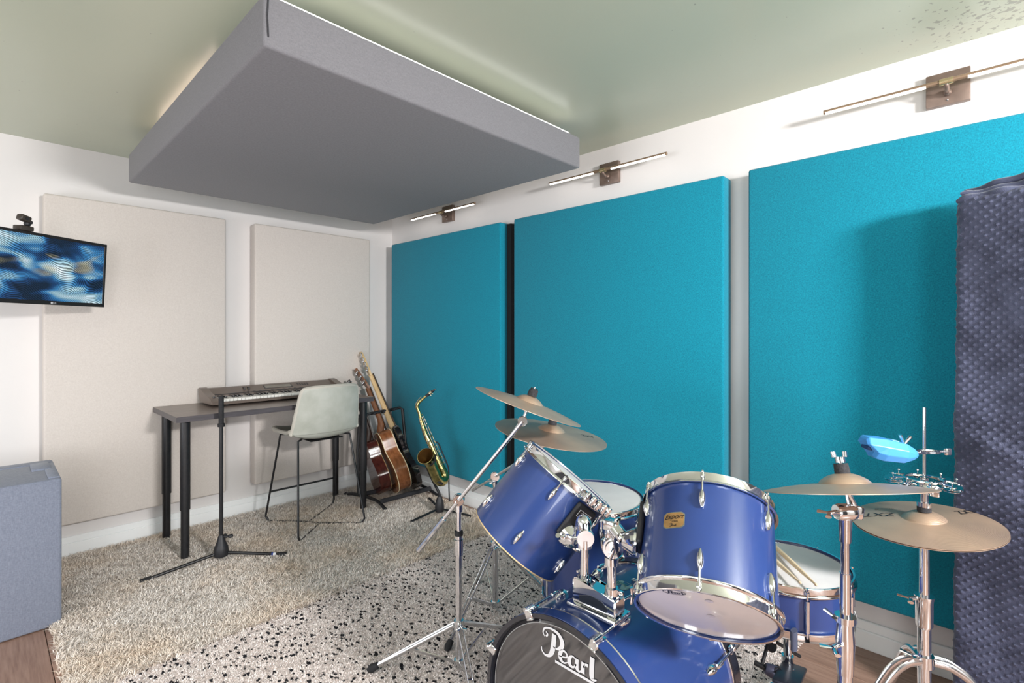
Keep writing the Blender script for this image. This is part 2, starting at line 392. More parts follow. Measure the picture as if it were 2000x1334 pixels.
# wall lamps
bronzed = mat('brushed_bronze_metal', srgb(128, 110, 100), .38, .55, var=.12, vscale=20)
barm = mat('satin_brass_bar', srgb(150, 126, 104), .35, .5, var=.08, vscale=20)
lens = mat('lit_lamp_diffuser', (1, 1, 1, 1), .4, emit=(1, .93, .84, 1), estr=3.2)
clearm = mat('brass_hub', srgb(196, 178, 140), .25, .8)
def wall_lamp(y, label):
    z = 2.268
    t = thing('wall_lamp', label, 'lamp', (XW, y, z), 'bar lamps above the teal panels')
    bm = bmesh.new(); box(bm, (XW - .028, y - .065, z - .06), (XW - .0005, y + .065, z + .065), .003, 2); obj('back_plate', bm, bronzed, t)
    bm = bmesh.new(); tube(bm, smoothpath([(XW - .02, y, z - .01), (XW - .06, y, z - .022), (XW - .085, y, z - .012), (XW - .09, y, z + .002)]), .008, 10); ell(bm, (XW - .04, y, z - .02), (.013, .013, .013)); obj('swivel_joint', bm, bronzed, t)
    bm = bmesh.new(); tube(bm, [(XW - .09, y - .40, z + .006), (XW - .09, y + .40, z + .006)], .0088, 12); obj('bar', bm, barm, t)
    bm = bmesh.new(); tube(bm, [(XW - .09, y - .02, z + .004), (XW - .09, y + .02, z + .004)], .0125, 14); obj('bar_clip', bm, clearm, t)
    for s in (-1, 1):
        bm = bmesh.new(); tube(bm, [(XW - .0925, y + s * .06, z + .0005), (XW - .0925, y + s * .392, z + .0005)], .0062, 10); obj('light_tube', bm, lens, t)
    bm = bmesh.new(); ell(bm, (XW - .03, y, z - .045), (.003, .003, .003)); obj('screw', bm, chrome2, t)
wall_lamp(3.165, 'bronze bar lamp on white wall nearest the corner')
wall_lamp(1.660, 'bronze bar lamp above the middle teal panel, second from the corner')
wall_lamp(.140, 'bronze bar lamp nearest the camera, above the quilted cover')

# ------------------------------------------------------------------ rugs
def pile_mesh(x0, y0, x1, y1, n, length, width, lean, base, seed, holes=()):
    r = np.random.RandomState(seed)
    X = r.uniform(x0, x1, n); Y = r.uniform(y0, y1, n)
    e = .03
    X += np.where((X - x0 < e) | (x1 - X < e), r.uniform(-.012, .012, n), 0); Y += np.where((Y - y0 < e) | (y1 - Y < e), r.uniform(-.014, .014, n), 0)
    # clumped lean direction
    ang = 1.3 * np.sin(X * 43 + 3 * np.sin(Y * 37)) + 1.3 * np.cos(Y * 49 + 2.6 * np.sin(X * 33 + 1)) + r.normal(0, 1.6, n)
    L = length * r.uniform(.65, 1.25, n); ln = lean * r.uniform(.3, 1.3, n)
    dx, dy = np.cos(ang), np.sin(ang)
    a2 = ang + PI / 2 + r.normal(0, .6, n); wx, wy = np.cos(a2) * width / 2, np.sin(a2) * width / 2
    Vv = np.zeros((n, 5, 3))
    for k, (t, ww) in enumerate(((0, 1), (.55, .9))):
        cx = X + dx * L * ln * t * t; cy = Y + dy * L * ln * t * t; cz_ = base + L * t * (1 - .25 * ln * t)
        Vv[:, k * 2, 0] = cx - wx * ww; Vv[:, k * 2, 1] = cy - wy * ww; Vv[:, k * 2, 2] = cz_
        Vv[:, k * 2 + 1, 0] = cx + wx * ww; Vv[:, k * 2 + 1, 1] = cy + wy * ww; Vv[:, k * 2 + 1, 2] = cz_
    Vv[:, 4, 0] = X + dx * L * ln * 1.25; Vv[:, 4, 1] = Y + dy * L * ln * 1.25; Vv[:, 4, 2] = base + L * (1 - .42 * ln)
    me = bpy.data.meshes.new('pile'); me.vertices.add(n * 5); me.vertices.foreach_set('co', Vv.ravel())
    b = np.arange(n) * 5
    idx = np.stack([b, b + 1, b + 3, b + 2, b + 2, b + 3, b + 4], 1).ravel()
    me.loops.add(len(idx)); me.loops.foreach_set('vertex_index', idx.astype(np.int32))
    me.polygons.add(2 * n); st = np.stack([b // 5 * 7, b // 5 * 7 + 4], 1).ravel()
    me.polygons.foreach_set('loop_start', st.astype(np.int32))
    me.update(calc_edges=True)
    at_ = me.attributes.new('tint', 'FLOAT', 'POINT'); at_.data.foreach_set('value', np.repeat(r.uniform(0, 1, n), 5).astype(np.float32))
    return me
def pile_mat(name, c1, c2, c3=None, speck=False):
    m = bpy.data.materials.new(name); m.use_nodes = True
    nt = m.node_tree; N = nt.nodes; L = nt.links; p = N['Principled BSDF']; p.inputs['Roughness'].default_value = .8; p.inputs['Specular IOR Level'].default_value = .2
    a = N.new('ShaderNodeAttribute'); a.attribute_name = 'tint'
    cr = N.new('ShaderNodeValToRGB'); cr.color_ramp.elements[0].color = c1; cr.color_ramp.elements[1].color = c2; L.new(a.outputs['Fac'], cr.inputs[0])
    tc = N.new('ShaderNodeTexCoord'); last = cr.outputs[0]
    if c3:
        nz = N.new('ShaderNodeTexNoise'); nz.inputs['Scale'].default_value = 2.2; nz.inputs['Detail'].default_value = 4; L.new(tc.outputs['Object'], nz.inputs['Vector'])
        mr = N.new('ShaderNodeMapRange'); mr.inputs[1].default_value = .45; mr.inputs[2].default_value = .8; L.new(nz.outputs['Fac'], mr.inputs[0])
        mx = N.new('ShaderNodeMix'); mx.data_type = 'RGBA'; L.new(mr.outputs[0], mx.inputs[0]); L.new(last, mx.inputs[6]); mx.inputs[7].default_value = c3; last = mx.outputs[2]
    if speck:
        fl_ = N.new('ShaderNodeVectorMath'); fl_.operation = 'MULTIPLY'; fl_.inputs[1].default_value = (1, 1, 0); L.new(tc.outputs['Object'], fl_.inputs[0])
        nw = N.new('ShaderNodeTexNoise'); nw.inputs['Scale'].default_value = 60; L.new(fl_.outputs[0], nw.inputs['Vector'])
        md = N.new('ShaderNodeVectorMath'); md.operation = 'SCALE'; md.inputs['Scale'].default_value = .022; L.new(nw.outputs['Color'], md.inputs[0])
        ad = N.new('ShaderNodeVectorMath'); L.new(fl_.outputs[0], ad.inputs[0]); L.new(md.outputs[0], ad.inputs[1])
        mp = N.new('ShaderNodeMapping'); mp.inputs['Scale'].default_value = (1, .62, 1); mp.inputs['Rotation'].default_value = (0, 0, .6); L.new(ad.outputs[0], mp.inputs[0])
        vo = N.new('ShaderNodeTexVoronoi'); vo.inputs['Scale'].default_value = 56; vo.inputs['Randomness'].default_value = 1; L.new(mp.outputs[0], vo.inputs['Vector'])
        sp = N.new('ShaderNodeSeparateColor'); L.new(vo.outputs['Color'], sp.inputs[0])
        th = N.new('ShaderNodeMapRange'); th.inputs[1].default_value = .25; th.inputs[2].default_value = 1; th.inputs[3].default_value = .18; th.inputs[4].default_value = .44; L.new(sp.outputs[0], th.inputs[0])
        lt = N.new('ShaderNodeMath'); lt.operation = 'LESS_THAN'; L.new(vo.outputs['Distance'], lt.inputs[0]); L.new(th.outputs[0], lt.inputs[1])
        mx = N.new('ShaderNodeMix'); mx.data_type = 'RGBA'; L.new(lt.outputs[0], mx.inputs[0]); L.new(last, mx.inputs[6]); mx.inputs[7].default_value = (.02, .02, .024, 1); last = mx.outputs[2]
    L.new(last, p.inputs['Base Color'])
    return m
pm1 = pile_mat('grey_beige_shag', srgb(204, 192, 180), srgb(248, 242, 236), srgb(228, 206, 182))
pm2 = pile_mat('cream_speckled_pile', srgb(212, 200, 194), srgb(242, 234, 230), speck=True)
R1 = (.214, 2.42, 2.50, 3.93); R2 = (-.20, .61, 2.42, 2.425)
rg = thing('shag_rug', 'deep pile grey beige shag rug under table and stool', 'rug', (1.35, 3.1, 0))
bm = bmesh.new(); box(bm, (R1[0], R1[1], .0005), (R1[2], R1[3], .008)); obj('backing', bm, pm1, rg, smooth=False)
tag(obj('pile', pile_mesh(*R1[:2], R1[2], R1[3], 165000, .027, .0042, .9, .006, 3), pm1, rg, smooth=False), None, None, None, 'stuff')
rg = thing('speckled_rug', 'cream rug with small black speckles under the drum kit', 'rug', (1.35, 1.5, 0))
bm = bmesh.new(); box(bm, (-1.0, R2[1], .0005), (R2[2], R2[3], .008)); obj('backing', bm, pm2, rg, smooth=False)
tag(obj('pile', pile_mesh(*R2[:2], R2[2], R2[3], 235000, .0085, .0045, .8, .006, 4), pm2, rg, smooth=False), None, None, None, 'stuff')

# ------------------------------------------------------------------ grey bass trap at left
t = thing('foam_block', 'grey fabric covered bass trap block standing at left below the monitor', 'acoustic block', (-.2, 3.3, 0))
bm = bmesh.new()
vs = box(bm, (-.75, 3.08, .004), (.250, 3.52, .668), .010, 3)
for v in bm.verts:
    if v.co.z > .5:
        v.co.z += .006 * math.sin(v.co.x * 9) + .004 * math.sin(v.co.y * 40)
obj('fabric_body', bm, greyfab2, t)
bm = bmesh.new()
for (a, b, h) in (((.205, 3.10), (.246, 3.50), .010), ((-.10, 3.44), (.243, 3.515), .012), ((.16, 3.30), (.23, 3.46), .014)):
    box(bm, (a[0], a[1], .667), (b[0], b[1], .667 + h), .005, 2)
obj('folded_fabric_corner', bm, greyfab2, t)

# ------------------------------------------------------------------ monitor
A_, B_ = at(0, 510, 2.36), at(206, 540, 2.86)
ux = V((B_.x - A_.x, B_.y - A_.y, 0)).normalized()           # along the screen, towards its right end
nrm = V((ux.y, -ux.x, 0)); tilt = .06
zu = (V((0, 0, 1)) - nrm * tilt * -1).normalized()            # up, leaning towards the room
zu = (V((0, 0, 1)) + nrm * tilt).normalized(); nrm = ux.cross(zu).normalized()
Wm, Hm = .62, .352
cen = V((B_.x, B_.y, 0)) - ux * (Wm / 2); cen.z = 1.648
mm = MX(((ux.x, -nrm.x, zu.x, cen.x), (ux.y, -nrm.y, zu.y, cen.y), (ux.z, -nrm.z, zu.z, cen.z), (0, 0, 0, 1)))
if (V((0, 0, CAM_H)) - cen).dot(nrm) < 0: nrm = -nrm
mm = MX(((ux.x, -nrm.x, zu.x, cen.x), (ux.y, -nrm.y, zu.y, cen.y), (ux.z, -nrm.z, zu.z, cen.z), (0, 0, 0, 1)))
t = thing('monitor', 'black flat screen monitor showing blue and white rippled wallpaper', 'monitor', matrix=mm)
bm = bmesh.new(); box(bm, (-Wm / 2, 0.004, -Hm / 2), (Wm / 2, .035, Hm / 2), .006, 2); obj('housing', bm, blackp, t, local=True)
bm = bmesh.new(); bz = .014
for lo, hi in (((-Wm / 2, -Hm / 2), (Wm / 2, -Hm / 2 + .02)), ((-Wm / 2, Hm / 2 - bz), (Wm / 2, Hm / 2)), ((-Wm / 2, -Hm / 2), (-Wm / 2 + bz, Hm / 2)), ((Wm / 2 - bz, -Hm / 2), (Wm / 2, Hm / 2))):
    box(bm, (lo[0], -.002, lo[1]), (hi[0], .006, hi[1]), .0015, 1)
obj('bezel', bm, mat('dark_brown_bezel', srgb(34, 29, 27), .4), t, smooth=False, local=True)
def screen_mat():
    m = bpy.data.materials.new('rippled_wallpaper_screen'); m.use_nodes = True
    nt = m.node_tree; N = nt.nodes; L = nt.links; p = N['Principled BSDF']; p.inputs['Roughness'].default_value = .2
    tc = N.new('ShaderNodeTexCoord')
    def noise(scale, mp, det=2, dist=0):
        q = N.new('ShaderNodeMapping'); q.inputs['Scale'].default_value = mp[0]; q.inputs['Rotation'].default_value = (0, mp[1], 0); q.inputs['Location'].default_value = (mp[2], 0, mp[2]); L.new(tc.outputs['Object'], q.inputs[0])
        z = N.new('ShaderNodeTexNoise'); z.inputs['Scale'].default_value = scale; z.inputs['Detail'].default_value = det; z.inputs['Distortion'].default_value = dist; L.new(q.outputs[0], z.inputs['Vector']); return z
    big = noise(5.5, ((.7, 1, 1.7), .35, 1.3), 2, .4); big2 = noise(5, ((.7, 1, 1.5), .3, 7.7), 2, .4)
    cr = N.new('ShaderNodeValToRGB'); e = cr.color_ramp.elements
    e[0].position = .40; e[0].color = srgb(16, 30, 54); e[1].position = .66; e[1].color = srgb(225, 240, 248)
    for pos, c in ((.48, srgb(30, 68, 118)), (.53, srgb(60, 130, 185)), (.585, srgb(150, 190, 205))): k = e.new(pos); k.color = c
    L.new(big.outputs['Fac'], cr.inputs[0])
    mr = N.new('ShaderNodeMapRange'); mr.inputs[1].default_value = .60; mr.inputs[2].default_value = .72; L.new(big2.outputs['Fac'], mr.inputs[0])
    mx = N.new('ShaderNodeMix'); mx.data_type = 'RGBA'; L.new(mr.outputs[0], mx.inputs[0]); L.new(cr.outputs[0], mx.inputs[6]); mx.inputs[7].default_value = srgb(190, 180, 130)
    mp = N.new('ShaderNodeMapping'); mp.inputs['Rotation'].default_value = (0, -.5, 0); L.new(tc.outputs['Object'], mp.inputs[0])
    dn = noise(6, ((1, 1, 1), 0, 3.3), 1); sx = N.new('ShaderNodeVectorMath'); sx.operation = 'SCALE'; sx.inputs['Scale'].default_value = .13; L.new(dn.outputs['Color'], sx.inputs[0])
    ad = N.new('ShaderNodeVectorMath'); L.new(mp.outputs[0], ad.inputs[0]); L.new(sx.outputs[0], ad.inputs[1])
    wv = N.new('ShaderNodeTexWave'); wv.bands_direction = 'Z'; wv.inputs['Scale'].default_value = 44; wv.inputs['Distortion'].default_value = 1.5; wv.inputs['Detail'].default_value = 2; L.new(ad.outputs[0], wv.inputs['Vector'])
    w2 = N.new('ShaderNodeMapRange'); w2.inputs[1].default_value = .15; w2.inputs[2].default_value = .8; w2.inputs[3].default_value = .22; w2.inputs[4].default_value = 1.15; L.new(wv.outputs['Fac'], w2.inputs[0])
    ml = N.new('ShaderNodeVectorMath'); ml.operation = 'SCALE'; L.new(mx.outputs[2], ml.inputs[0]); L.new(w2.outputs[0], ml.inputs['Scale'])
    p.inputs['Base Color'].default_value = (.01, .01, .012, 1)
    L.new(ml.outputs[0], p.inputs['Emission Color']); p.inputs['Emission Strength'].default_value = .95
    return m
bm = bmesh.new(); box(bm, (-Wm / 2 + bz - .001, .000, -Hm / 2 + .019), (Wm / 2 - bz + .001, .003, Hm / 2 - bz + .001)); obj('screen', bm, screen_mat(), t, smooth=False, local=True)
lx = .035
o = obj('maker_mark', text_bm('LG', lambda x, y: V((lx + .012 + x, -.0028, -Hm / 2 + .010 + y)), .012), inkw, t, smooth=False, local=True)
bm = bmesh.new(); lathe(bm, [(0, 0), (.005, 0), (.005, .0008), (0, .0008)], 20, MX.Translation((lx - .002, -.002, -Hm / 2 + .010)) @ MX.Rotation(PI / 2, 4, 'X')); obj('round_mark', bm, inkw, t, smooth=False, local=True)
bm = bmesh.new(); box(bm, (-.06, .034, -.06), (.06, .06, .06), .004, 1); tube(bm, [(0, .05, 0), (0, .16, 0)], .02, 12)
obj('mount_boss', bm, blackp, t, local=True)
Pw = mm @ V((0, .16, 0))
t2 = t
bm = bmesh.new(); tube(bm, [Pw, (Pw.x - .10, (Pw.y + YW) / 2, Pw.z), (Pw.x, YW - .02, Pw.z)], .018, 12); obj('arm', bm, blackp, t2)
bm = bmesh.new(); box(bm, (Pw.x - .05, YW - .022, Pw.z - .10), (Pw.x + .05, YW - .0005, Pw.z + .10), .004, 1); obj('wall_plate', bm, blackp, t2)
# little camera on top
cm = mm @ MX.Translation((.085 - .17, .01, Hm / 2))
_p = (mm.inverted() @ at(47, 452, 2.46)); cm = mm @ MX.Translation((_p.x, .012, Hm / 2 + .0005))
dk = mat('dark_brown_plastic', srgb(58, 50, 44), .45, var=.1)
t = thing('webcam', 'small dark camera perched on top edge of the monitor', 'camera', matrix=cm)
bm = bmesh.new(); box(bm, (-.030, -.02, 0), (.030, .03, .024), .005, 2); obj('clip_base', bm, dk, t, local=True)
bm = bmesh.new(); ell(bm, (.012, 0, .036), (.014, .014, .016)); ell(bm, (.024, 0, .045), (.010, .012, .010)); obj('ball_joint', bm, blackp, t, local=True)
bm = bmesh.new(); box(bm, (-.026, -.018, -.014), (.022, .018, .016), .008, 3, MX.Translation((-.002, 0, .058)) @ MX.Rotation(.25, 4, 'Y')); obj('camera_head', bm, dk, t, local=True)
bm = bmesh.new(); lathe(bm, [(0, 0), (.007, 0), (.007, .003), (0, .003)], 16, MX.Translation((-.004, -.018, .058)) @ MX.Rotation(PI / 2, 4, 'X')); obj('lens', bm, blackp, t, local=True)

# ------------------------------------------------------------------ table
t = thing('table', 'narrow tall table with grey brown woodgrain top and four black post legs', 'table', (1.37, 3.64, 0))
TX0, TX1, TY0, TY1, TZ = .752, 1.995, 3.325, 3.885, .854
bm = bmesh.new(); box(bm, (TX0, TY0, TZ - .033), (TX1, TY1, TZ), .0015, 1); o = obj('tabletop', bm, desk_m, t, smooth=False)
bm = bmesh.new()
for lo, hi in (((TX0, TY0 - .0012), (TX1, TY0)), ((TX0 - .0012, TY0), (TX0, TY1)), ((TX1, TY0), (TX1 + .0012, TY1))):
    box(bm, (lo[0], lo[1], TZ - .032), (hi[0], hi[1], TZ - .001))
obj('edge_band', bm, deskedge_m, o, smooth=False, label='dark band along the front edge')
for x in (.815, 1.962):
    for y in (3.415, 3.845):
        bm = bmesh.new(); tube(bm, [(x, y, .30), (x, y, TZ - .034)], .0265, 20); tube(bm, [(x, y, .012), (x, y, .30)], .0225, 20)
        tube(bm, [(x, y, TZ - .040), (x, y, TZ - .0335)], .045, 20)
        lg = obj('leg', bm, black, t)
        bm = bmesh.new(); tube(bm, [(x, y, .003), (x, y, .014)], .026, 20); obj('foot_pad', bm, rubber, lg)

# ------------------------------------------------------------------ keyboard
kb_m = mat('bronze_grey_plastic', srgb(116, 104, 96), .34, .25, var=.05, vscale=12)
kb_d = mat('dark_grey_plastic', srgb(66, 62, 62), .4, var=.05)
wk = mat('white_key_plastic', srgb(228, 226, 220), .22, var=.01); bk = mat('black_key_plastic', (.012, .012, .014, 1), .2)
KX0, KX1 = 1.000, 1.960
t = thing('keyboard', 'bronze grey electronic keyboard with white and black keys on the table', 'keyboard', ((KX0 + KX1) / 2, 3.75, .866))
kz = .866
def yzprism(bm, poly, x0, x1): prism(bm, poly, lambda y, z: V((x0, y, z)), lambda y, z: V((x1, y, z)))
bm = bmesh.new()
yzprism(bm, [(3.585, kz), (3.583, kz + .016), (3.588, kz + .017), (3.600, kz + .017), (3.601, kz + .012), (3.755, kz + .012), (3.757, kz + .044), (3.80, kz + .062), (3.845, kz + .082), (3.862, kz + .086), (3.872, kz + .080), (3.850, kz + .02), (3.835, kz)], KX0 + .03, KX1 - .03)
obj('body', bm, kb_m, t, smooth=False)
for x0, x1 in ((KX0, KX0 + .048), (KX1 - .048, KX1)):
    bm = bmesh.new(); pr = [(3.580, kz + .002), (3.576, kz + .020), (3.60, kz + .036), (3.68, kz + .052), (3.755, kz + .066), (3.82, kz + .086), (3.86, kz + .093), (3.876, kz + .088), (3.868, kz + .05), (3.835, kz)]
    yzprism(bm, pr, x0, x1); bmesh.ops.bevel(bm, geom=bm.edges[:], offset=.0025, segments=2, affect='EDGES'); obj('end_cheek', bm, kb_m, t)
bm = bmesh.new(); yzprism(bm, [(3.752, kz + .046), (3.756, kz + .05), (3.765, kz + .0505), (3.765, kz + .046)], KX0 + .05, KX1 - .05); obj('key_rail', bm, kb_d, t, smooth=False)
n = 36; k0 = KX0 + .062; kw = (KX1 - .055 - k0) / n
bm = bmesh.new(); box(bm, (.0008, 3.594, kz + .0175), (kw - .0008, 3.752, kz + .034), .0012, 1); K0 = obj('white_key', bm, wk, t)
for i in range(n):
    o = K0 if i == 0 else shared('white_key', K0, t, MX.Identity(4), False)
    if i: o.matrix_parent_inverse = wmat(t).inverted()
    o.matrix_basis = MX.Translation((k0 + i * kw, 0, 0))
bm = bmesh.new(); box(bm, (-.0058, 3.662, kz + .034), (.0058, 3.752, kz + .0435), .0022, 2); B0 = None
for i in range(n - 1):
    if i % 7 in (0, 1, 3, 4, 5):
        if B0 is None: B0 = obj('black_key', bm, bk, t); o = B0
        else:
            o = shared('black_key', B0, t, MX.Identity(4), False); o.matrix_parent_inverse = wmat(t).inverted()
        o.matrix_basis = MX.Translation((k0 + (i + 1) * kw, 0, 0))
def on_top(y): return kz + float(np.interp(y, [3.757, 3.80, 3.845], [.044, .062, .082]))
for dx in (0, .028):
    bm = bmesh.new(); x = 1.262 + dx; box(bm, (x, 3.795, on_top(3.795) - .004), (x + .009, 3.838, on_top(3.838) + .0015), .001, 1, MX.Identity(4)); obj('slider_slot', bm, kb_d, t, smooth=False)
sl = math.atan2(.020, .045)
def slanted(name, x0, x1, y0, y1, m, h=.0016, parent=None):
    bm = bmesh.new(); yc = (y0 + y1) / 2
    box(bm, (x0, -(y1 - y0) / 2, -.001), (x1, (y1 - y0) / 2, h), .0006, 1, MX.Translation((0, yc, on_top(yc) + .0004)) @ MX.Rotation(math.atan2(.038, .088), 4, 'X'))
    return obj(name, bm, m, parent or t, smooth=False)
d = slanted('display', 1.40, 1.60, 3.792, 3.836, kb_d); slanted('display_glass', 1.408, 1.592, 3.796, 3.832, mat('greenish_lcd', srgb(128, 122, 112), .15), .0022, d)
for i in range(14): slanted('button', 1.27 + i * .041, 1.286 + i * .041, 3.768, 3.775, kb_d)
for i in range(5):
    for j in range(2): slanted('button', 1.64 + i * .018, 1.652 + i * .018, 3.806 + j * .016, 3.817 + j * .016, kb_d)
bm = bmesh.new(); tube(bm, [(KX0 + .026, 3.63, kz + .036), (KX0 + .026, 3.63, kz + .052)], .0075, 14); obj('bend_stick', bm, kb_d, t)
for x in (KX0 + .1, KX1 - .1):
    for y in (3.62, 3.80):
        bm = bmesh.new(); tube(bm, [(x, y, TZ + .0005), (x, y, kz + .001)], .012, 12); obj('rubber_foot', bm, rubber, t)

# ------------------------------------------------------------------ microphone stand
hub = V((.955, 3.245, .05))
t = thing('microphone_stand', 'black tripod microphone stand in front of the table', 'mic stand', (hub.x, hub.y, 0))
bm = bmesh.new(); tube(bm, [(hub.x, hub.y, .10), (hub.x, hub.y, .80)], .0105, 14); obj('pole', bm, black, t)
bm = bmesh.new(); tube(bm, [(hub.x, hub.y, .79), (hub.x, hub.y, .80), (hub.x, hub.y, .955), (hub.x, hub.y, .965)], [.011, .0138, .0138, .006], 16); tube(bm, [(hub.x, hub.y, .785), (hub.x, hub.y, .803)], .019, 16); obj('clutch_grip', bm, rubber, t)
bm = bmesh.new(); lathe(bm, [(0, .04), (.036, .04), (.040, .055), (.036, .09), (.022, .125), (.017, .15), (.012, .16), (0, .16)], 20, MX.Translation((hub.x, hub.y, 0))); obj('hub', bm, blackp, t)
bm = bmesh.new(); dR = V((.692, -.722, 0)); tube(bm, [V((hub.x, hub.y, .148)) + dR * .01, V((hub.x, hub.y, .152)) + dR * .05], .006, 10); ell(bm, V((hub.x, hub.y, .153)) + dR * .055, (.014, .014, .011)); obj('height_knob', bm, blackp, t)
for i, (fx, fy) in enumerate(((.592, 3.255), (1.224, 3.045), (1.075, 3.58))):
    e = V((fx, fy, .022)); s = V((hub.x, hub.y, .060)); dd = (e - s).normalized(); s = s + dd * .025
    bm = bmesh.new(); tube(bm, [s, e], .0085, 12); lg = obj('leg', bm, black, t)
    bm = bmesh.new(); tube(bm, [e - dd * .03, e + dd * .02], .0125, 12); obj('rubber_foot', bm, rubber, lg)
    if i == 1:
        bm = bmesh.new(); tube(bm, [e - dd * .062, e - dd * .052], .0095, 12); obj('tape_band', bm, mat('blue_tape', srgb(40, 60, 130), .5), lg, label='blue tape band')
        bm = bmesh.new(); tube(bm, [e - dd * .052, e - dd * .038], .0096, 12); obj('tape_band', bm, inkw, lg, label='white tape band')

# ------------------------------------------------------------------ counter stool
seat_m = mat('grey_green_faux_leather', srgb(160, 162, 152), .5, var=.06, vscale=7, bump=.15, bscale=350, col2=srgb(182, 184, 176), detail=5)
pipe_m = mat('pale_piping', srgb(182, 178, 168), .5)
t = thing('bar_stool', 'grey green faux leather counter stool with black wire legs at the table', 'stool', (1.60, 3.42, 0))
def seat_pt(u, s):
    prof = [(3.625, .650), (3.59, .640), (3.52, .628), (3.42, .622), (3.33, .622), (3.275, .634), (3.247, .662), (3.232, .71), (3.215, .79), (3.200, .88), (3.188, .972)]
    k = s * (len(prof) - 1); i = min(int(k), len(prof) - 2); f = k - i
    P = smoothpath([(0, a, b) for a, b in prof], 4); idx = s * (len(P) - 1); i0 = min(int(idx), len(P) - 2); q = P[i0].lerp(P[i0 + 1], idx - i0)
    hw = float(np.interp(s, [0, .08, .2, .45, .6, .8, 1], [.205, .228, .232, .232, .232, .215, .192]))
    # rounded corners at front and top
    if s > .95: hw -= .012 * ((s - .95) / .05) ** 2
    au = abs(u)
    lift = float(np.interp(s, [0, .15, .45, .6, .8, 1], [.018, .03, .058, .0, 0, 0])) * au ** 2.6
    fwd = float(np.interp(s, [0, .35, .5, .62, .8, 1], [0, 0, .028, .06, .055, .04])) * au ** 2.4
    dip = -.0
    top = -.012 * au ** 4 if s > .93 else 0
    return V((1.612 + u * hw, q.y + fwd, q.z + lift + top + dip))
bm = bmesh.new(); NU, NS = 22, 40
g = [[bm.verts.new(seat_pt(-1 + 2 * i / NU, j / NS)) for i in range(NU + 1)] for j in range(NS + 1)]
for j in range(NS):
    for i in range(NU): bm.faces.new((g[j][i], g[j][i + 1], g[j + 1][i + 1], g[j + 1][i]))
o = obj('bucket_seat', bm, seat_m, t)
md = o.modifiers.new('thick', 'SOLIDIFY'); md.thickness = .024; md.offset = 0
md = o.modifiers.new('bev', 'BEVEL'); md.width = .008; md.segments = 2; md.angle_limit = .9
seat_o = o
edge = [seat_pt(-1, j / NS) for j in range(NS + 1)] + [seat_pt(-1 + 2 * i / NU, 1) for i in range(1, NU + 1)] + [seat_pt(1, 1 - j / NS) for j in range(1, NS + 1)] + [seat_pt(1 - 2 * i / NU, 0) for i in range(1, NU + 1)]
bm = bmesh.new(); tube(bm, edge, .0135, 8); obj('piping', bm, pipe_m, seat_o)
bm = bmesh.new(); tube(bm, [seat_pt(-1 + 2 * i / 16, .60) + V((0, -.0135, 0)) for i in range(17)], .0022, 6); obj('seam', bm, mat('seam_thread', srgb(140, 140, 132), .6), seat_o)
tops = {(-1, 1): V((1.415, 3.56, .625)), (1, 1): V((1.80, 3.56, .62)), (-1, -1): V((1.425, 3.30, .612)), (1, -1): V((1.79, 3.30, .612))}
feet = {(-1, 1): V((1.362, 3.685, .035)), (1, 1): V((1.868, 3.685, .035)), (-1, -1): V((1.362, 3.152, .035)), (1, -1): V((1.82, 3.145, .035))}
nodes = {1: V((1.60, 3.47, .018)), -1: V((1.60, 3.36, .018))}
nodes = {-1: V((1.56, 3.44, .018)), 1: V((1.60, 3.36, .018))}
for k in tops:
    a, b = tops[k], feet[k]; nd = nodes[-1] if k[1] == 1 else nodes[1]
    inward = (nd - b); inward.z = 0; inward.normalize()
    dn = (b - a).normalized()
    pts = [a + inward * .05 + V((0, 0, .008)), a + V((0, 0, .004)), a + dn * .03, b - dn * .05, b - dn * .015, V((b.x, b.y, .018)) + inward * .025, V((b.x, b.y, .018)) + inward * .06, nd]
    bm = bmesh.new(); tube(bm, pts, .0068, 10); obj('leg', bm, black, t)
bm = bmesh.new(); tube(bm, [nodes[-1], nodes[1]], .0068, 10); obj('base_link', bm, black, t)
fa = tops[(-1, 1)].lerp(feet[(-1, 1)], .68); fb = tops[(1, 1)].lerp(feet[(1, 1)], .68)
bm = bmesh.new(); tube(bm, [fa, fb], .0066, 10); obj('footrest', bm, black, t)
bm = bmesh.new(); box(bm, (1.50, 3.28, .603), (1.73, 3.58, .608), .002, 1); obj('mounting_plate', bm, black, t, smooth=False)
#@@INSTR
# ------------------------------------------------------------------ guitars on their rack
mahog = wood_mat('glossy_mahogany', srgb(112, 66, 38), srgb(150, 96, 60), 2, .2, 6, var=False)
darkred = wood_mat('dark_red_gloss_wood', srgb(52, 22, 18), srgb(84, 38, 30), 2, .1, 6, var=False)
spruce = wood_mat('amber_spruce', srgb(190, 150, 96), srgb(210, 172, 118), 2, .25, 10, var=False)
maple = wood_mat('maple_neck', srgb(200, 168, 120), srgb(220, 190, 145), 2, .3, 6, var=False)
rosew = mat('dark_rosewood', srgb(48, 32, 26), .4, var=.2)
necko = wood_mat('brown_neck', srgb(104, 66, 44), srgb(132, 88, 60), 2, .3, 6, var=False)
cream = mat('cream_binding', srgb(226, 208, 172), .35)
gblack = mat('gloss_black_lacquer', (.008, .008, .01, 1), .08, coat=1)
def gframe(base, head, n0):
    a = (V(head) - V(base)).normalized(); n = V(n0); n = (n - a * n.dot(a)).normalized(); s = n.cross(a)
    return MX(((s.x, n.x, a.x, base[0]), (s.y, n.y, a.y, base[1]), (s.z, n.z, a.z, base[2]), (0, 0, 0, 1)))
AC = [(0, .0), (.004, .06), (.02, .115), (.06, .165), (.12, .194), (.17, .198), (.23, .18), (.285, .147), (.32, .137), (.36, .141), (.41, .146), (.45, .136), (.475, .110), (.488, .06), (.49, .0)]
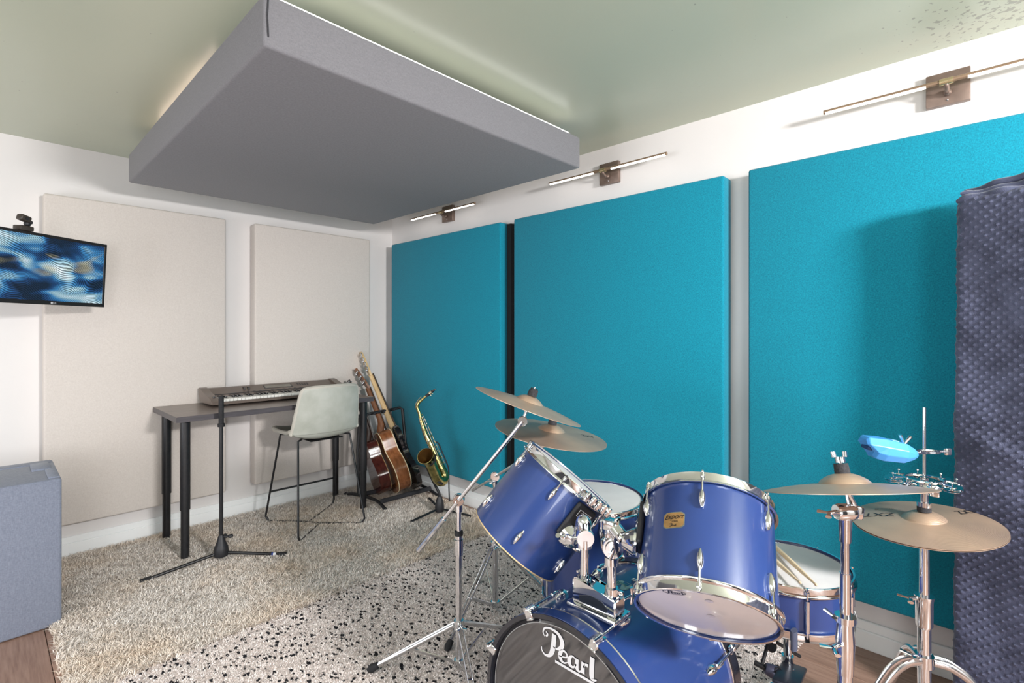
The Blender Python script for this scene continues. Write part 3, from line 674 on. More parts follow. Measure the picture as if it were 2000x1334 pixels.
def outline(pts, k=4, sc_=1):
    P = smoothpath([(h, 0, z) for z, h in pts], k)
    R = [(p.x * sc_, p.z * sc_) for p in P]
    return R + [(-x, z) for x, z in R[-2:0:-1]]
def ring_strip(bm, poly, y0, y1, off=0):
    n = len(poly); A = [bm.verts.new((x * (1 + off), y0, z)) for x, z in poly]; B = [bm.verts.new((x * (1 + off), y1, z)) for x, z in poly]
    for i in range(n): bm.faces.new((A[i], A[(i + 1) % n], B[(i + 1) % n], B[i]))
def face_plate(bm, poly, y0, y1, sx=1.0, sz=0):
    prism(bm, poly, lambda x, z: V((x * sx, y0, z)), lambda x, z: V((x * sx, y1, z)))
def acoustic(name, label, base, head, n0, length, depth, side_m, top_m, neck_m, headlabel=None, bind=True, sc_=1.0):
    t = thing(name, label, 'guitar', matrix=gframe(base, head, n0), group=None)
    poly = outline(AC, 4, sc_); Lb = .49 * sc_
    bm = bmesh.new(); ring_strip(bm, poly, -depth / 2, depth / 2); obj('side', bm, side_m, t, local=True)
    bm = bmesh.new(); face_plate(bm, poly, depth / 2 - .001, depth / 2 + .002); o = obj('soundboard', bm, top_m, t, local=True)
    bm = bmesh.new(); lathe(bm, [(.03 * sc_ + .02, .0), (.052 * sc_, .0008), (.052 * sc_, 0)], 28, MX.Translation((0, depth / 2 + .0022, .33 * sc_)) @ MX.Rotation(-PI / 2, 4, 'X')); lathe(bm, [(0, 0), (.045 * sc_, 0)], 28, MX.Translation((0, depth / 2 + .0024, .33 * sc_)) @ MX.Rotation(-PI / 2, 4, 'X')); obj('sound_hole', bm, rosew, o, local=True)
    bm = bmesh.new(); box(bm, (-.07 * sc_, depth / 2 + .002, .14 * sc_), (.07 * sc_, depth / 2 + .010, .168 * sc_), .003, 2); obj('bridge', bm, rosew, o, local=True)
    bm = bmesh.new(); face_plate(bm, poly, -depth / 2 - .002, -depth / 2 + .001); obj('back_panel', bm, side_m, t, local=True)
    if bind:
        for y in (-depth / 2, depth / 2):
            bm = bmesh.new(); P = [V((x * 1.004, y, z)) for x, z in poly]; P.append(P[0]); tube(bm, P, .0034, 6, (False, False)); obj('binding', bm, cream, t, local=True)
    hs = length - .19 * sc_
    ny = depth / 2 - .012
    bm = bmesh.new(); tube(bm, [(0, ny - .035, Lb - .004), (0, ny - .03, Lb + .02), (0, ny - .008, Lb + .06), (0, ny, Lb + .10), (0, ny, hs)], [.034, .03, .028, .0255, .022], 14, flat=(1, .75)); obj('neck', bm, neck_m, t, local=True)
    bm = bmesh.new(); box(bm, (-.027, ny + .012, Lb - .13 * sc_), (.027, ny + .019, hs), .001, 1); obj('fingerboard', bm, rosew, t, local=True)
    hm = MX.Translation((0, ny + .004, hs)) @ MX.Rotation(.24, 4, 'X')
    bm = bmesh.new(); prism(bm, [(-.022, -.01), (.022, -.01), (.034, .035), (.036, .185 * sc_), (.012, .19 * sc_), (0, .184 * sc_), (-.012, .19 * sc_), (-.036, .185 * sc_), (-.034, .035)], lambda x, z: hm @ V((x, -.008, z)), lambda x, z: hm @ V((x, .008, z)))
    h = obj('headstock', bm, neck_m, t, smooth=False, local=True)
    for s in (-1, 1):
        for k in range(3):
            z = .055 + k * .048 * sc_
            bm = bmesh.new(); tube(bm, [hm @ V((s * .022, -.012, z)), hm @ V((s * .050, -.012, z))], .0035, 8); ell(bm, hm @ V((s * .056, -.012, z)), (.009, .006, .009)); ell(bm, hm @ V((s * .020, -.013, z)), (.010, .008, .012)); tube(bm, [hm @ V((s * .022, .006, z)), hm @ V((s * .022, .016, z))], .0035, 8); obj('tuning_peg', bm, chrome2, h, local=True)
    bm = bmesh.new()
    for k in range(6): tube(bm, [(-.02 + k * .008, depth / 2 + .010, .155 * sc_), (-.017 + k * .0068, ny + .022, hs)], .0006, 4)
    obj('strings', bm, chrome2, t, local=True)
    return t
acoustic('acoustic_guitar', 'small dark red glossy guitar nearest the table leg on the rack', (2.150, 3.425, .090), (2.062, 3.812, .930), (.93, -.36, 0), .94, .080, darkred, spruce, rosew, bind=False, sc_=.84)
acoustic('acoustic_guitar', 'orange brown acoustic guitar with cream binding in middle of the rack', (2.292, 3.385, .085), (2.134, 3.843, 1.032), (.93, -.36, 0), 1.06, .098, mahog, spruce, necko)
# bass
bf = gframe((2.395, 3.335, .090), (2.195, 3.872, 1.150), (.93, -.36, 0))
t = thing('bass_guitar', 'black electric bass with pale maple neck, rightmost on the rack', 'guitar', matrix=bf)
EB = [(0, 0), (.01, .08), (.05, .14), (.12, .165), (.19, .155), (.26, .120), (.31, .115), (.37, .135), (.43, .150), (.49, .135), (.515, .10), (.49, .06), (.44, .045), (.41, .03), (.405, 0)]
bm = bmesh.new(); face_plate(bm, outline(EB, 4), -.021, .021); bmesh.ops.bevel(bm, geom=[e for e in bm.edges if abs(e.verts[0].co.y - e.verts[1].co.y) < 1e-5], offset=.006, segments=2, affect='EDGES'); obj('body', bm, gblack, t, local=True)
bm = bmesh.new(); tube(bm, [(0, .012, .36), (0, .012, .50), (0, .013, 1.00)], [.031, .029, .021], 14, flat=(1, .62)); nk = obj('neck', bm, maple, t, local=True)
bm = bmesh.new(); box(bm, (-.029, .024, .32), (.029, .031, 1.0), .001, 1); obj('fingerboard', bm, rosew, t, local=True)
bm = bmesh.new(); prism(bm, [(-.021, .99), (.021, .99), (.036, 1.03), (.040, 1.14), (.034, 1.195), (.006, 1.215), (-.022, 1.195), (-.034, 1.12), (-.042, 1.05)], lambda x, z: V((x, -.002, z)), lambda x, z: V((x, .014, z)))
h = obj('headstock', bm, maple, t, smooth=False, local=True)
for k in range(4):
    z = 1.045 + k * .042; bm = bmesh.new(); s = -1
    box(bm, (-.014, -.006, z - .016), (.020, -.001, z + .016), .002, 1)
    tube(bm, [(.018, -.010, z), (.052, -.010, z)], .004, 8); box(bm, (.050, -.014, z - .014), (.074, -.006, z + .014), .004, 2); lathe(bm, [(0, 0), (.011, 0), (.011, .01), (0, .01)], 14, MX.Translation((.004, -.006, z)) @ MX.Rotation(PI / 2, 4, 'X'))
    obj('tuning_peg', bm, chrome2, h, local=True)
bm = bmesh.new(); box(bm, (-.035, .021, .10), (.035, .034, .15), .003, 1); obj('bridge', bm, chrome2, t, local=True)
for z in (.20, .27):
    bm = bmesh.new(); box(bm, (-.04, .021, z), (.04, .032, z + .03), .003, 1); obj('pickup', bm, blackp, t, local=True)
bm = bmesh.new()
for k in range(4): tube(bm, [(-.024 + k * .016, .036, .125), (-.014 + k * .0095, .034, 1.0)], .0011, 4)
obj('strings', bm, chrome2, t, local=True)
# rack
t = thing('guitar_rack', 'black tubular rack holding the three guitars in the corner', 'guitar stand', (2.28, 3.45, 0))
for name, pts, r in (('rail', [(2.05, 3.31, .072), (2.50, 3.31, .068)], .017), ('rail', [(2.05, 3.56, .072), (2.50, 3.50, .068)], .017)):
    bm = bmesh.new(); tube(bm, pts, r, 12); obj(name, bm, felt, t)
for pts in ([(2.03, 3.80, .020), (2.035, 3.70, .045), (2.045, 3.50, .062), (2.05, 3.36, .060), (2.055, 3.27, .026)], [(2.53, 3.64, .022), (2.515, 3.50, .055), (2.51, 3.36, .055), (2.52, 3.24, .022)]):
    bm = bmesh.new(); tube(bm, smoothpath(pts), .012, 10); o = obj('foot_bar', bm, black, t)
    for e in (pts[0], pts[-1]):
        bm = bmesh.new(); ell(bm, (e[0], e[1], .020), (.018, .024, .016)); obj('rubber_foot', bm, rubber, o)
bm = bmesh.new(); tube(bm, [(2.04, 3.62, .055), (2.045, 3.645, .40), (2.055, 3.63, .655)], .0125, 12); obj('upright', bm, black, t)
bm = bmesh.new(); tube(bm, [(2.50, 3.46, .06), (2.44, 3.57, .40), (2.42, 3.585, .690)], .0125, 12); obj('upright', bm, black, t)
bm = bmesh.new(); tube(bm, [(2.05, 3.655, .665), (2.42, 3.615, .695)], .0125, 12); obj('yoke_bar', bm, black, t)
bm = bmesh.new()
for x in (2.10, 2.165, 2.25, 2.335, 2.40): tube(bm, [(x, 3.655 - (x - 2.05) * .108, .670 + (x - 2.05) * .08), (x - .004, 3.60 - (x - 2.05) * .108, .668 + (x - 2.05) * .08)], .0085, 8)
obj('neck_divider', bm, felt, t)

# ------------------------------------------------------------------ saxophone
brass = mat('aged_brass', srgb(206, 190, 128), .2, 1, var=.2, vscale=30, col2=srgb(158, 150, 100))
nickel = mat('nickel_keys', srgb(206, 200, 176), .18, 1, var=.1, vscale=60)
dS = 3.66
def S(px, py, dd=0): return at(px, py, dS + dd)
t = thing('saxophone', 'brass alto saxophone on its stand before teal panel', 'saxophone', tuple(S(860, 930)))
bm = bmesh.new(); P = [S(819, 806), S(824, 826), S(832, 850), S(841, 868), S(852, 893), S(862, 915)]
tube(bm, smoothpath(P), lerpl([.0115, .0145, .018, .022, .027, .031], 31), 20, (True, False)); obj('body_tube', bm, brass, t)
bm = bmesh.new(); P = [S(862, 915), S(868, 929), S(866, 938, -.02), S(860, 940, -.05), S(854, 934, -.075), S(850, 926, -.085)]
tube(bm, smoothpath(P), lerpl([.031, .033, .035, .036, .037, .038], 31), 20, (False, False)); obj('bow', bm, brass, t)
bm = bmesh.new(); P = smoothpath([S(850, 926, -.085), S(845, 914, -.10), S(840, 903, -.115), S(835, 896, -.14), S(831, 891, -.17)])
tube(bm, P, lerpl([.037, .038, .040, .045, .055], len(P)), 28, (False, False))
ax = (P[-1] - P[-3]).normalized(); 
bell = obj('bell', bm, brass, t)
bm = bmesh.new(); tube(bm, [p + ax * .001 for p in P], [r - .002 for r in lerpl([.037, .038, .040, .045, .055], len(P))], 28, (True, False)); obj('bell_lining', bm, mat('dark_brass_inside', srgb(170, 130, 76), .3, .9), bell)
bm = bmesh.new(); lathe(bm, [(.0535, -.002), (.057, .001), (.0585, .004), (.055, .005)], 32, align(ax, P[-1]), closed=True); obj('bell_rim', bm, brass, bell)
bm = bmesh.new(); P = smoothpath([S(819, 806), S(816, 799), S(815.5, 793), S(818, 787), S(824, 781), S(833, 773)]); tube(bm, P, lerpl([.0115, .0118, .0112, .0105, .0095, .0085], len(P)), 14); nk = obj('neck_pipe', bm, brass, t)
bm = bmesh.new(); tube(bm, [S(832, 774), S(838, 769)], .0098, 12); obj('cork', bm, felt, nk)
bm = bmesh.new(); tube(bm, [S(836.5, 770.5), S(843, 765.5), S(852, 759)], [.0115, .011, .0035], 14, flat=(1, 1)); mp_ = obj('mouthpiece', bm, gblack, t)
bm = bmesh.new(); tube(bm, [S(838.5, 769), S(843, 765.5)], .0125, 14); tube(bm, [S(840, 768) + V((0, 0, .0)), S(842, 773)], .003, 6); tube(bm, [S(843, 766), S(845.5, 770)], .003, 6); obj('ligature', bm, nickel, mp_)
bm = bmesh.new(); tube(bm, smoothpath([S(823, 775), S(818, 780), S(812.5, 789), S(812, 798)]), .003, 8); obj('octave_key', bm, nickel, nk)
tow = V((-.72, -.69, 0))
random.seed(3)
axis = (S(862, 915) - S(819, 806)).normalized(); camd = (V((0, 0, CAM_H)) - S(840, 860)).normalized(); side = axis.cross(camd).normalized()
for i in range(15):
    f = .05 + i * .064; c = S(819, 806).lerp(S(862, 915), f); rr = .0115 + .019 * f
    ph = (-.9, .5, 1.3)[i % 3]
    dirn = (camd * math.cos(ph) + side * math.sin(ph)).normalized(); rk = .006 + .006 * f
    bm = bmesh.new(); lathe(bm, [(0, 0), (rk, 0), (rk, .003), (rk * .6, .0045), (0, .004)], 14, align(dirn, c + dirn * (rr + .005))); tube(bm, [c + dirn * rr * .8, c + dirn * (rr + .006)], rk * .5, 8); obj('key_cup', bm, nickel if i % 2 else brass, t)
for k, ph in enumerate((-1.1, -.3, .95)):
    dirn = (camd * math.cos(ph) + side * math.sin(ph)).normalized()
    a = S(819, 806).lerp(S(862, 915), .08) + dirn * .020; b = S(819, 806).lerp(S(862, 915), .96) + dirn * .040
    bm = bmesh.new(); tube(bm, [a, b], .0021, 6)
    for q in range(9):
        c = a.lerp(b, .04 + q * .115); tube(bm, [c, c - dirn * .014], .0018, 6); ell(bm, c, (.0038, .0038, .0038), None, 8, 6)
    for q in range(4):
        c = a.lerp(b, .1 + q * .2); d2 = dirn.cross(axis) * (1 if q % 2 else -1); tube(bm, [c, c + d2 * .014 + dirn * .004, c + d2 * .020], [.002, .0022, .003], 6)
    obj('key_rod', bm, nickel, t)
for (a, b) in (((848, 905, -.14), (838, 902, -.20)), ((856, 925, -.13), (848, 920, -.145))):
    bm = bmesh.new(); c = S(a[0], a[1], a[2] + .045); lathe(bm, [(0, 0), (.018, 0), (.018, .004), (.010, .007), (0, .006)], 20, align(camd + side * -.5, c)); obj('low_key_guard', bm, nickel, t)
# stand of the saxophone
t = thing('saxophone_stand', 'black folding tripod stand carrying the saxophone', 'sax stand', tuple(at(858, 985, 3.66)))
h0 = at(858.5, 985, 3.66)
bm = bmesh.new(); lathe(bm, [(0, -.05), (.03, -.05), (.034, -.02), (.026, .03), (.014, .06), (0, .062)], 18, MX.Translation(h0)); obj('hub', bm, blackp, t)
bm = bmesh.new(); tube(bm, smoothpath([h0 + V((0, 0, .05)), S(857, 962, .0), S(850, 948, -.0), S(838, 922, -.01), S(832, 906, -.02)]), .010, 10); st = obj('upright', bm, black, t)
bm = bmesh.new(); tube(bm, smoothpath([S(843, 935, 0), S(848, 938, -.06), S(855, 941, -.10), S(864, 945, -.09)]), .008, 8); obj('lower_cradle', bm, rubber, st)
bm = bmesh.new(); tube(bm, smoothpath([S(833, 908, -.02), S(840, 909, -.15), S(848, 902, -.16), S(851, 889, -.10)]), .0075, 8); obj('upper_cradle', bm, rubber, st)
for p in (at(803, 1023, 3.49), at(919, 1004, 3.60), at(838, 982, 3.98)):
    e = V((p.x, p.y, .018)); s = h0 + V((0, 0, -.03)); bm = bmesh.new(); tube(bm, [s, e + V((0, 0, .01)), e], .008, 8, flat=(1.4, .7)); obj('leg', bm, black, t)
bm = bmesh.new(); P = smoothpath([S(848, 863, .03), S(856, 866, .02), S(864, 884, .03), S(872, 903, .03), S(876, 915, .02), S(876.5, 935, .01), S(877, 958, 0), S(878, 979, 0)])
tube(bm, P, .010, 8, flat=(.9, .35)); tag(obj('neck_strap', bm, felt), 'black strap hanging down behind the saxophone', 'strap')

# ------------------------------------------------------------------ drums
def lug_bm(L=.046, w_=.0085, d_=.014):
    bm = bmesh.new(); n = 9
    P = [V((-.0, 0, -L / 2 + L * k / (n - 1))) for k in range(n)]
    R = [max(.18, math.sin(PI * (.10 + .80 * k / (n - 1)))) for k in range(n)]
    tube(bm, P, [r * w_ for r in R], 14)
    for v in bm.verts: v.co.x = v.co.x * (d_ / w_) * .8 + .004
    box(bm, (-.003, -w_ * .62, -L * .42), (.004, w_ * .62, L * .42), .002, 1)
    return bm
def polar(r, phd, z): a = math.radians(phd); return V((r * math.cos(a), r * math.sin(a), z))
def drum(name, label, mtx, r, L, lugs, phase, top=True, bottom=True, lug_off=.055, top_m=None, bot_m=None, hoop=.020, lug_L=.048, flange=.010, blueshell=None, lower_lugs=True, group=None):
    t = thing(name, label, 'drum', matrix=mtx, group=group)
    bm = bmesh.new(); lathe(bm, [(r, .002), (r, L - .002), (r - .002, L), (r - .007, L), (r - .007, 0), (r - .002, 0)], 72, closed=True); obj('shell', bm, blueshell or blue, t, local=True)
    bm = bmesh.new(); lathe(bm, [(r - .0065, .004), (r - .0065, L - .004)], 64); obj('shell_lining', bm, mat('birch_ply', srgb(190, 160, 120), .5, var=.08), t, local=True)
    def hoopset(z, s, nm, hm):
        bm = bmesh.new()
        pr = [(r + .0035, z - s * (hoop - .006)), (r + .0045, z), (r + .006, z + s * .007), (r + .0045, z + s * .009), (r - .001, z + s * .008), (r + .001, z + s * .001), (r + .001, z - s * (hoop - .009)), (r + flange - .002, z - s * (hoop - .006)), (r + flange, z - s * (hoop - .003)), (r + flange, z - s * hoop), (r + .0035, z - s * (hoop - .001))]
        lathe(bm, pr, 72, closed=True); h_ = obj(nm + '_hoop', bm, chrome, t, local=True)
        bm = bmesh.new(); lathe(bm, [(0, z + s * .001), (r - .014, z + s * .001), (r - .004, z - s * .0005), (r + .0005, z - s * .006)], 64); 
        hd = obj(nm + '_head', bm, hm, t, local=True); return h_, hd
    H1 = hoopset(L, 1, 'top', top_m or headw) if top else None
    H2 = hoopset(0, -1, 'bottom', bot_m or headc) if bottom else None
    lm = None; rm = {}
    for k in range(lugs):
        ph = phase + 360 / lugs * k
        for end in ((1, -1) if lower_lugs else (1,)):
            zc = (L - lug_off) if end == 1 else lug_off
            M_ = MX.Rotation(math.radians(ph), 4, 'Z') @ MX.Translation((r, 0, zc))
            if lm is None: lm = obj('lug', lug_bm(lug_L), chrome, t, local=True); lm.matrix_basis = M_; 
            else: shared('lug', lm, t, M_)
            if (end == 1 and top) or (end == -1 and bottom):
                if end not in rm:
                    bm = bmesh.new(); z0 = lug_L * .35; z1 = lug_off + .004
                    if end == -1: z0, z1 = -z0, -z1
                    tube(bm, [(.0085, 0, z0), (.0085, 0, z1)], .0028, 8); s = end
                    tube(bm, [(.0085, 0, z1 - s * .012), (.0085, 0, z1 - s * .004)], .0055, 10); box(bm, (.0055, -.0028, min(z1, z1 + s * .006)), (.0115, .0028, max(z1, z1 + s * .006)), .001, 1)
                    rm[end] = obj('tension_rod', bm, chrome, t, local=True); rm[end].matrix_basis = M_
                else: shared('tension_rod', rm[end], t, M_)
    return t, H1, H2
# tom 2 (nearer)
T2 = frame((1.150, .487, .688), (.655, .251, .713)); L2 = .265
t2, H1, H2 = drum('rack_tom', 'blue rack tom with white lower head facing camera and gold badge', T2, .155, L2, 6, 279, lug_off=.060)
# oval logo on the lower head
hd = H2[1]
c2 = (-.037, -.121)
fm = lambda x, y: V((c2[0] + x, c2[1] - y, -.0022))
bm = bmesh.new(); n = 40
for k in range(n):
    a0, a1 = 2 * PI * k / n, 2 * PI * (k + 1) / n
    q = [bm.verts.new(fm(rx * math.cos(a), ry * math.sin(a))) for a, rx, ry in ((a0, .0255, .0135), (a1, .0255, .0135), (a1, .0238, .0118), (a0, .0238, .0118))]; bm.faces.new(q)
strokes(bm, LOGO, lambda x, y: fm((x - .92) * .0245, (y - .38) * .0225))
obj('oval_logo', bm, inkb, hd, smooth=False, local=True)
def head_spot(parent, x, y, r_, z):
    bm = bmesh.new(); lathe(bm, [(0, 0), (r_, 0)], 24, MX.Translation((x, y, z))); return obj('worn_spot', bm, inkgrey, parent, smooth=False, local=True)
head_spot(hd, .030, -.092, .0085, -.002); head_spot(hd, .012, .002, .0085, -.002)
def wrap(r, ph0, z0): return lambda x, y: polar(r, ph0 + math.degrees(x / r), z0 + y)
def badge(parent, r, ph0, z0, wd, ht, m, rim, lines, notch=.007, flip=1):
    W, Hh = wd / 2, ht / 2
    def patch(W, Hh, rr, mm, nm, par):
        bm = bmesh.new(); nx = 12; cols = []
        for i in range(nx + 1):
            x = -W + 2 * W * i / nx; e = W - abs(x); h = Hh - (max(0, notch - e) * .9 if e < notch else 0)
            f = wrap(rr, ph0, z0); cols.append((bm.verts.new(f(x, -h)), bm.verts.new(f(x, h))))
        for i in range(nx): bm.faces.new((cols[i][0], cols[i + 1][0], cols[i + 1][1], cols[i][1]))
        r_ = bmesh.ops.solidify(bm, geom=bm.faces[:], thickness=.0006); return obj(nm, bm, mm, par, local=True)
    b = patch(W, Hh, r + .0004, rim, 'badge', parent); patch(W - .002, Hh - .002, r + .0012, m, 'badge_plate', b)
    f = wrap(r + .0021, ph0, z0)
    for (s, x, y, size, shear) in lines:
        if s == '*':
            bm = bmesh.new(); strokes(bm, LOGO, lambda a, c: f(x + (a - .9) * size, y + (c - .38) * size))
        else: bm = text_bm(s, lambda a, c: f(x + a, y + c), size, shear=shear)
        obj('badge_print', bm, inkb, b, smooth=False, local=True)
badge(t2, .155, 255, .150, .056, .040, gold, silver, (('Export', 0, .0075, .0175, .5), ('SERIES', .004, -.004, .0058, 0), ('*', 0, -.0125, .0105, 0)))
# tom 1
T1 = frame((1.210, 1.146, .643), (.496, -.402, .770)); L1 = .28
t1, H1, _ = drum('rack_tom', 'blue rack tom tilted at left with open lower rim, no lower hoop', T1, .165, L1, 6, 14, bottom=False, lug_off=.058)
bm = bmesh.new(); lathe(bm, [(.1655, -.0005), (.1655, .003), (.159, .0035), (.1575, -.0015)], 72, closed=True); obj('bearing_edge', bm, mat('pale_edge', srgb(196, 170, 128), .35), t1, local=True)
# shell-mounted tom brackets
def bracket(tom, mtx, r, ph, z, lab=True):
    M_ = MX.Rotation(math.radians(ph), 4, 'Z') @ MX.Translation((r, 0, z))
    bm = bmesh.new(); box(bm, (-.002, -.040, -.045), (.014, .040, .070), .008, 3, M_); b = obj('mount_plate', bm, blackp, tom, local=True)
    bm = bmesh.new(); lathe(bm, [(0, .012), (.034, .012), (.036, .02), (.028, .034), (.018, .05), (0, .05)], 24, M_ @ MX.Translation((0, 0, -.030)) @ MX.Rotation(PI / 2, 4, 'Y')); obj('mount_socket', bm, chrome, tom, local=True)
    bm = bmesh.new()
    for s in (-1, 1): tube(bm, [M_ @ V((.02, s * .030, -.048)), M_ @ V((.03, s * .036, -.048)), M_ @ V((.035, s * .050, -.043))], [.007, .006, .008], 8)
    obj('mount_wing_bolt', bm, chrome, tom, local=True)
    if lab:
        bm = bmesh.new(); box(bm, (.0138, -.024, .030), (.0150, .024, .052), .0004, 1, M_); o = obj('mount_label', bm, inkb, b, smooth=False, local=True)
        bm = bmesh.new()
        for (y0, y1, z0, z1) in ((-.025, .025, .051, .0522), (-.025, .025, .0298, .031), (-.025, -.0238, .03, .052), (.0238, .025, .03, .052)): box(bm, (.0145, y0, z0), (.0156, y1, z1), 0, 1, M_)
        strokes(bm, LOGO, lambda a, c: M_ @ V((.0158, (a - .9) * .018, .041 + (c - .36) * .014)))
        obj('label_print', bm, inkw, o, smooth=False, local=True)
    return (mtx @ M_) @ V((.05, 0, -.030))
e1 = bracket(t1, T1, .165, 52, .185)
e2 = bracket(t2, T2, .155, 196, .165, False)
# long chrome hoop clamp block seen on tom 1 rim
bm = bmesh.new(); M_ = MX.Rotation(math.radians(52), 4, 'Z') @ MX.Translation((.176, 0, L1 + .002))
box(bm, (-.004, -.055, -.014), (.018, .055, .010), .004, 2, M_)
for y in (-.045, -.02, .005, .03, .05): box(bm, (.012, y - .008, -.018), (.024, y + .006, .014), .003, 1, M_)
obj('rim_clamp', bm, chrome, t1, local=True)

# bass drum
XB, YB, ZB, RB = 1.047, .821, .299, .280
BM = MX(((0, 0, 1, XB), (-1, 0, 0, YB), (0, 1, 0, ZB), (0, 0, 0, 1)))   # local x = -Y world, local y = up, z = into the drum
BM = MX(((0, 0, 1, XB), (-1, 0, 0, YB), (0, -1, 0, ZB), (0, 0, 0, 1)))
# local: x -> -Y, y -> -Z, z -> +X (right handed)
t = thing('bass_drum', 'large blue bass drum with black logo head, lying on the speckled rug', 'drum', matrix=BM)
bassd = t
LB = .475
bm = bmesh.new(); lathe(bm, [(RB - .004, .036), (RB - .004, LB - .036), (RB - .011, LB - .036), (RB - .011, .036)], 96, closed=True); obj('shell', bm, blue, t, local=True)
for z0, z1, nm in ((.0, .040, 'front'), (LB - .040, LB, 'rear')):
    bm = bmesh.new(); lathe(bm, [(RB - .002, z0 + .001), (RB + .004, z0 + .003), (RB + .0045, z1 - .003), (RB, z1), (RB - .007, z1), (RB - .008, z0 + .001)], 96, closed=True); hp = obj(nm + '_hoop', bm, blue if nm == 'front' else bluein, t, local=True)
    bm = bmesh.new(); zz = z0 if nm == 'front' else z1; s = -1 if nm == 'front' else 1
    lathe(bm, [(RB + .0035, zz + s * .000), (RB + .0035, zz + s * .0015), (RB - .0085, zz + s * .0015), (RB - .0125, zz - s * .012), (RB - .0085, zz - s * .012), (RB - .0075, zz)], 96, closed=True); obj('hoop_face', bm, bluein, hp, local=True)
    bm = bmesh.new(); zc = z1 + .004 if nm == 'front' else z0 - .004
    lathe(bm, [(RB - .006, zc - .0035), (RB + .0005, zc - .003), (RB + .0025, zc), (RB + .0005, zc + .003), (RB - .006, zc + .0035)], 96, closed=True); obj('flesh_ring', bm, chrome, hp, local=True)
bm = bmesh.new(); lathe(bm, [(0, .010), (RB - .030, .010), (RB - .022, .007), (RB - .011, .014), (RB - .009, .030)], 96); fh = obj('front_head', bm, headb, t, local=True)
bm = bmesh.new(); lathe(bm, [(RB - .0235, .006), (RB - .0225, .0055), (RB - .0215, .006)], 96); obj('head_crease', bm, mat('pale_crease', srgb(150, 150, 150), .3), fh, local=True)
bm = bmesh.new(); lathe(bm, [(0, LB - .010), (RB - .022, LB - .008), (RB - .010, LB - .016), (RB - .009, LB - .03)], 96); obj('rear_head', bm, headw, t, local=True)
lf = lambda x, y: V((YB - .905 + x * .1045, ZB - (.4635 + y * .094), .0088))
bm = bmesh.new(); strokes(bm, LOGO, lf); obj('script_logo', bm, inkw, fh, smooth=False, local=True)
bm = bmesh.new(); strokes(bm, [[(.50, -.045, .075), (1.1, -.05, .075), (1.76, -.055, .075)]], lf); obj('logo_underline', bm, inkw, fh, smooth=False, local=True)
for k in range(8):
    ang = -20.5 + 45 * k                          # from the top towards +Y
    a = math.radians(ang); ux_, uy_ = -math.sin(a), -math.cos(a)   # local x=-Y, y=-Z
    R_ = MX(((ux_, -uy_, 0, 0), (uy_, ux_, 0, 0), (0, 0, 1, 0), (0, 0, 0, 1)))
    for side_ in (0, 1):
        F_ = R_ if side_ == 0 else R_ @ MX.Translation((0, 0, LB)) @ MX.Diagonal((1, 1, -1, 1))
        if k == 0 and side_ == 0:
            bm = bmesh.new(); box(bm, (RB - .010, -.013, -.006), (RB + .012, .013, .000), .003, 1); box(bm, (RB + .006, -.011, -.004), (RB + .014, .011, .038), .004, 2); box(bm, (RB - .014, -.012, -.006), (RB - .008, .012, .004), .002, 1); tube(bm, [(RB + .014, 0, -.010), (RB + .014, 0, .02)], .008, 12); CL = obj('claw_hook', bm, chrome, t, local=True)
            bm = bmesh.new(); tube(bm, [(RB + .014, 0, -.012), (RB + .014, 0, .125)], .0035, 10); RD = obj('tension_rod', bm, chrome, t, local=True)
            bm = lug_bm(.056, .013, .020); bmesh.ops.transform(bm, matrix=MX.Translation((RB - .004, 0, .145)), verts=bm.verts[:]); tube(bm, [(RB + .014, 0, .105), (RB + .014, 0, .13)], .0062, 12); LG = obj('lug', bm, chrome, t, local=True)
            CL.matrix_basis = F_; RD.matrix_basis = F_; LG.matrix_basis = F_
        else:
            for nm, o in (('claw_hook', CL), ('tension_rod', RD), ('lug', LG)): shared(nm, o, t, F_)
# shell badge, vent, tom mount
def onshell(ang, r): a = math.radians(ang); return V((-math.sin(a) * r, -math.cos(a) * r, 0))
bm = bmesh.new(); rr = RB - .0035
def shp(xa, z): a = xa / rr; return V((-math.sin(a) * rr, -math.cos(a) * rr, z))
pts = [(-.030, .268), (-.022, .260), (.012, .260), (.020, .268), (.020, .300), (.012, .308), (-.022, .308), (-.030, .300)]
vs_ = [bm.verts.new(shp(a, b)) for a, b in pts]; bm.faces.new(vs_); bmesh.ops.solidify(bm, geom=bm.faces[:], thickness=.0008); bd = obj('badge', bm, silver, t, smooth=False, local=True)
rr = RB - .0022
bm = bmesh.new(); strokes(bm, LOGO, lambda x, y: shp(.022 - x * .022, .296 - y * .022 + 0)); obj('badge_print', bm, mat('teal_print', srgb(50, 120, 120), .4), bd, smooth=False, local=True)
rr = RB
bm = bmesh.new(); lathe(bm, [(.004, 0), (.0085, 0), (.0085, .002), (.006, .003), (.004, .0015)], 20, MX.Translation(shp(-.018, .330)) @ MX.Rotation(PI / 2, 4, 'X'), closed=True); obj('vent_grommet', bm, chrome, t, local=True)
# spurs
for s in (-1, 1):
    bm = bmesh.new(); A0 = V((s * .272, .06, .10)); tube(bm, [A0, V((s * .36, .285, .03))], .006, 10); tube(bm, [A0 + V((-s * .02, -.02, 0)), A0 + V((s * .012, .012, 0))], .014, 12); sp_ = obj('spur', bm, chrome2, t, local=True)
    bm = bmesh.new(); tube(bm, [V((s * .352, .268, .035)), V((s * .363, .293, .028))], .009, 10); obj('rubber_tip', bm, rubber, sp_, local=True)
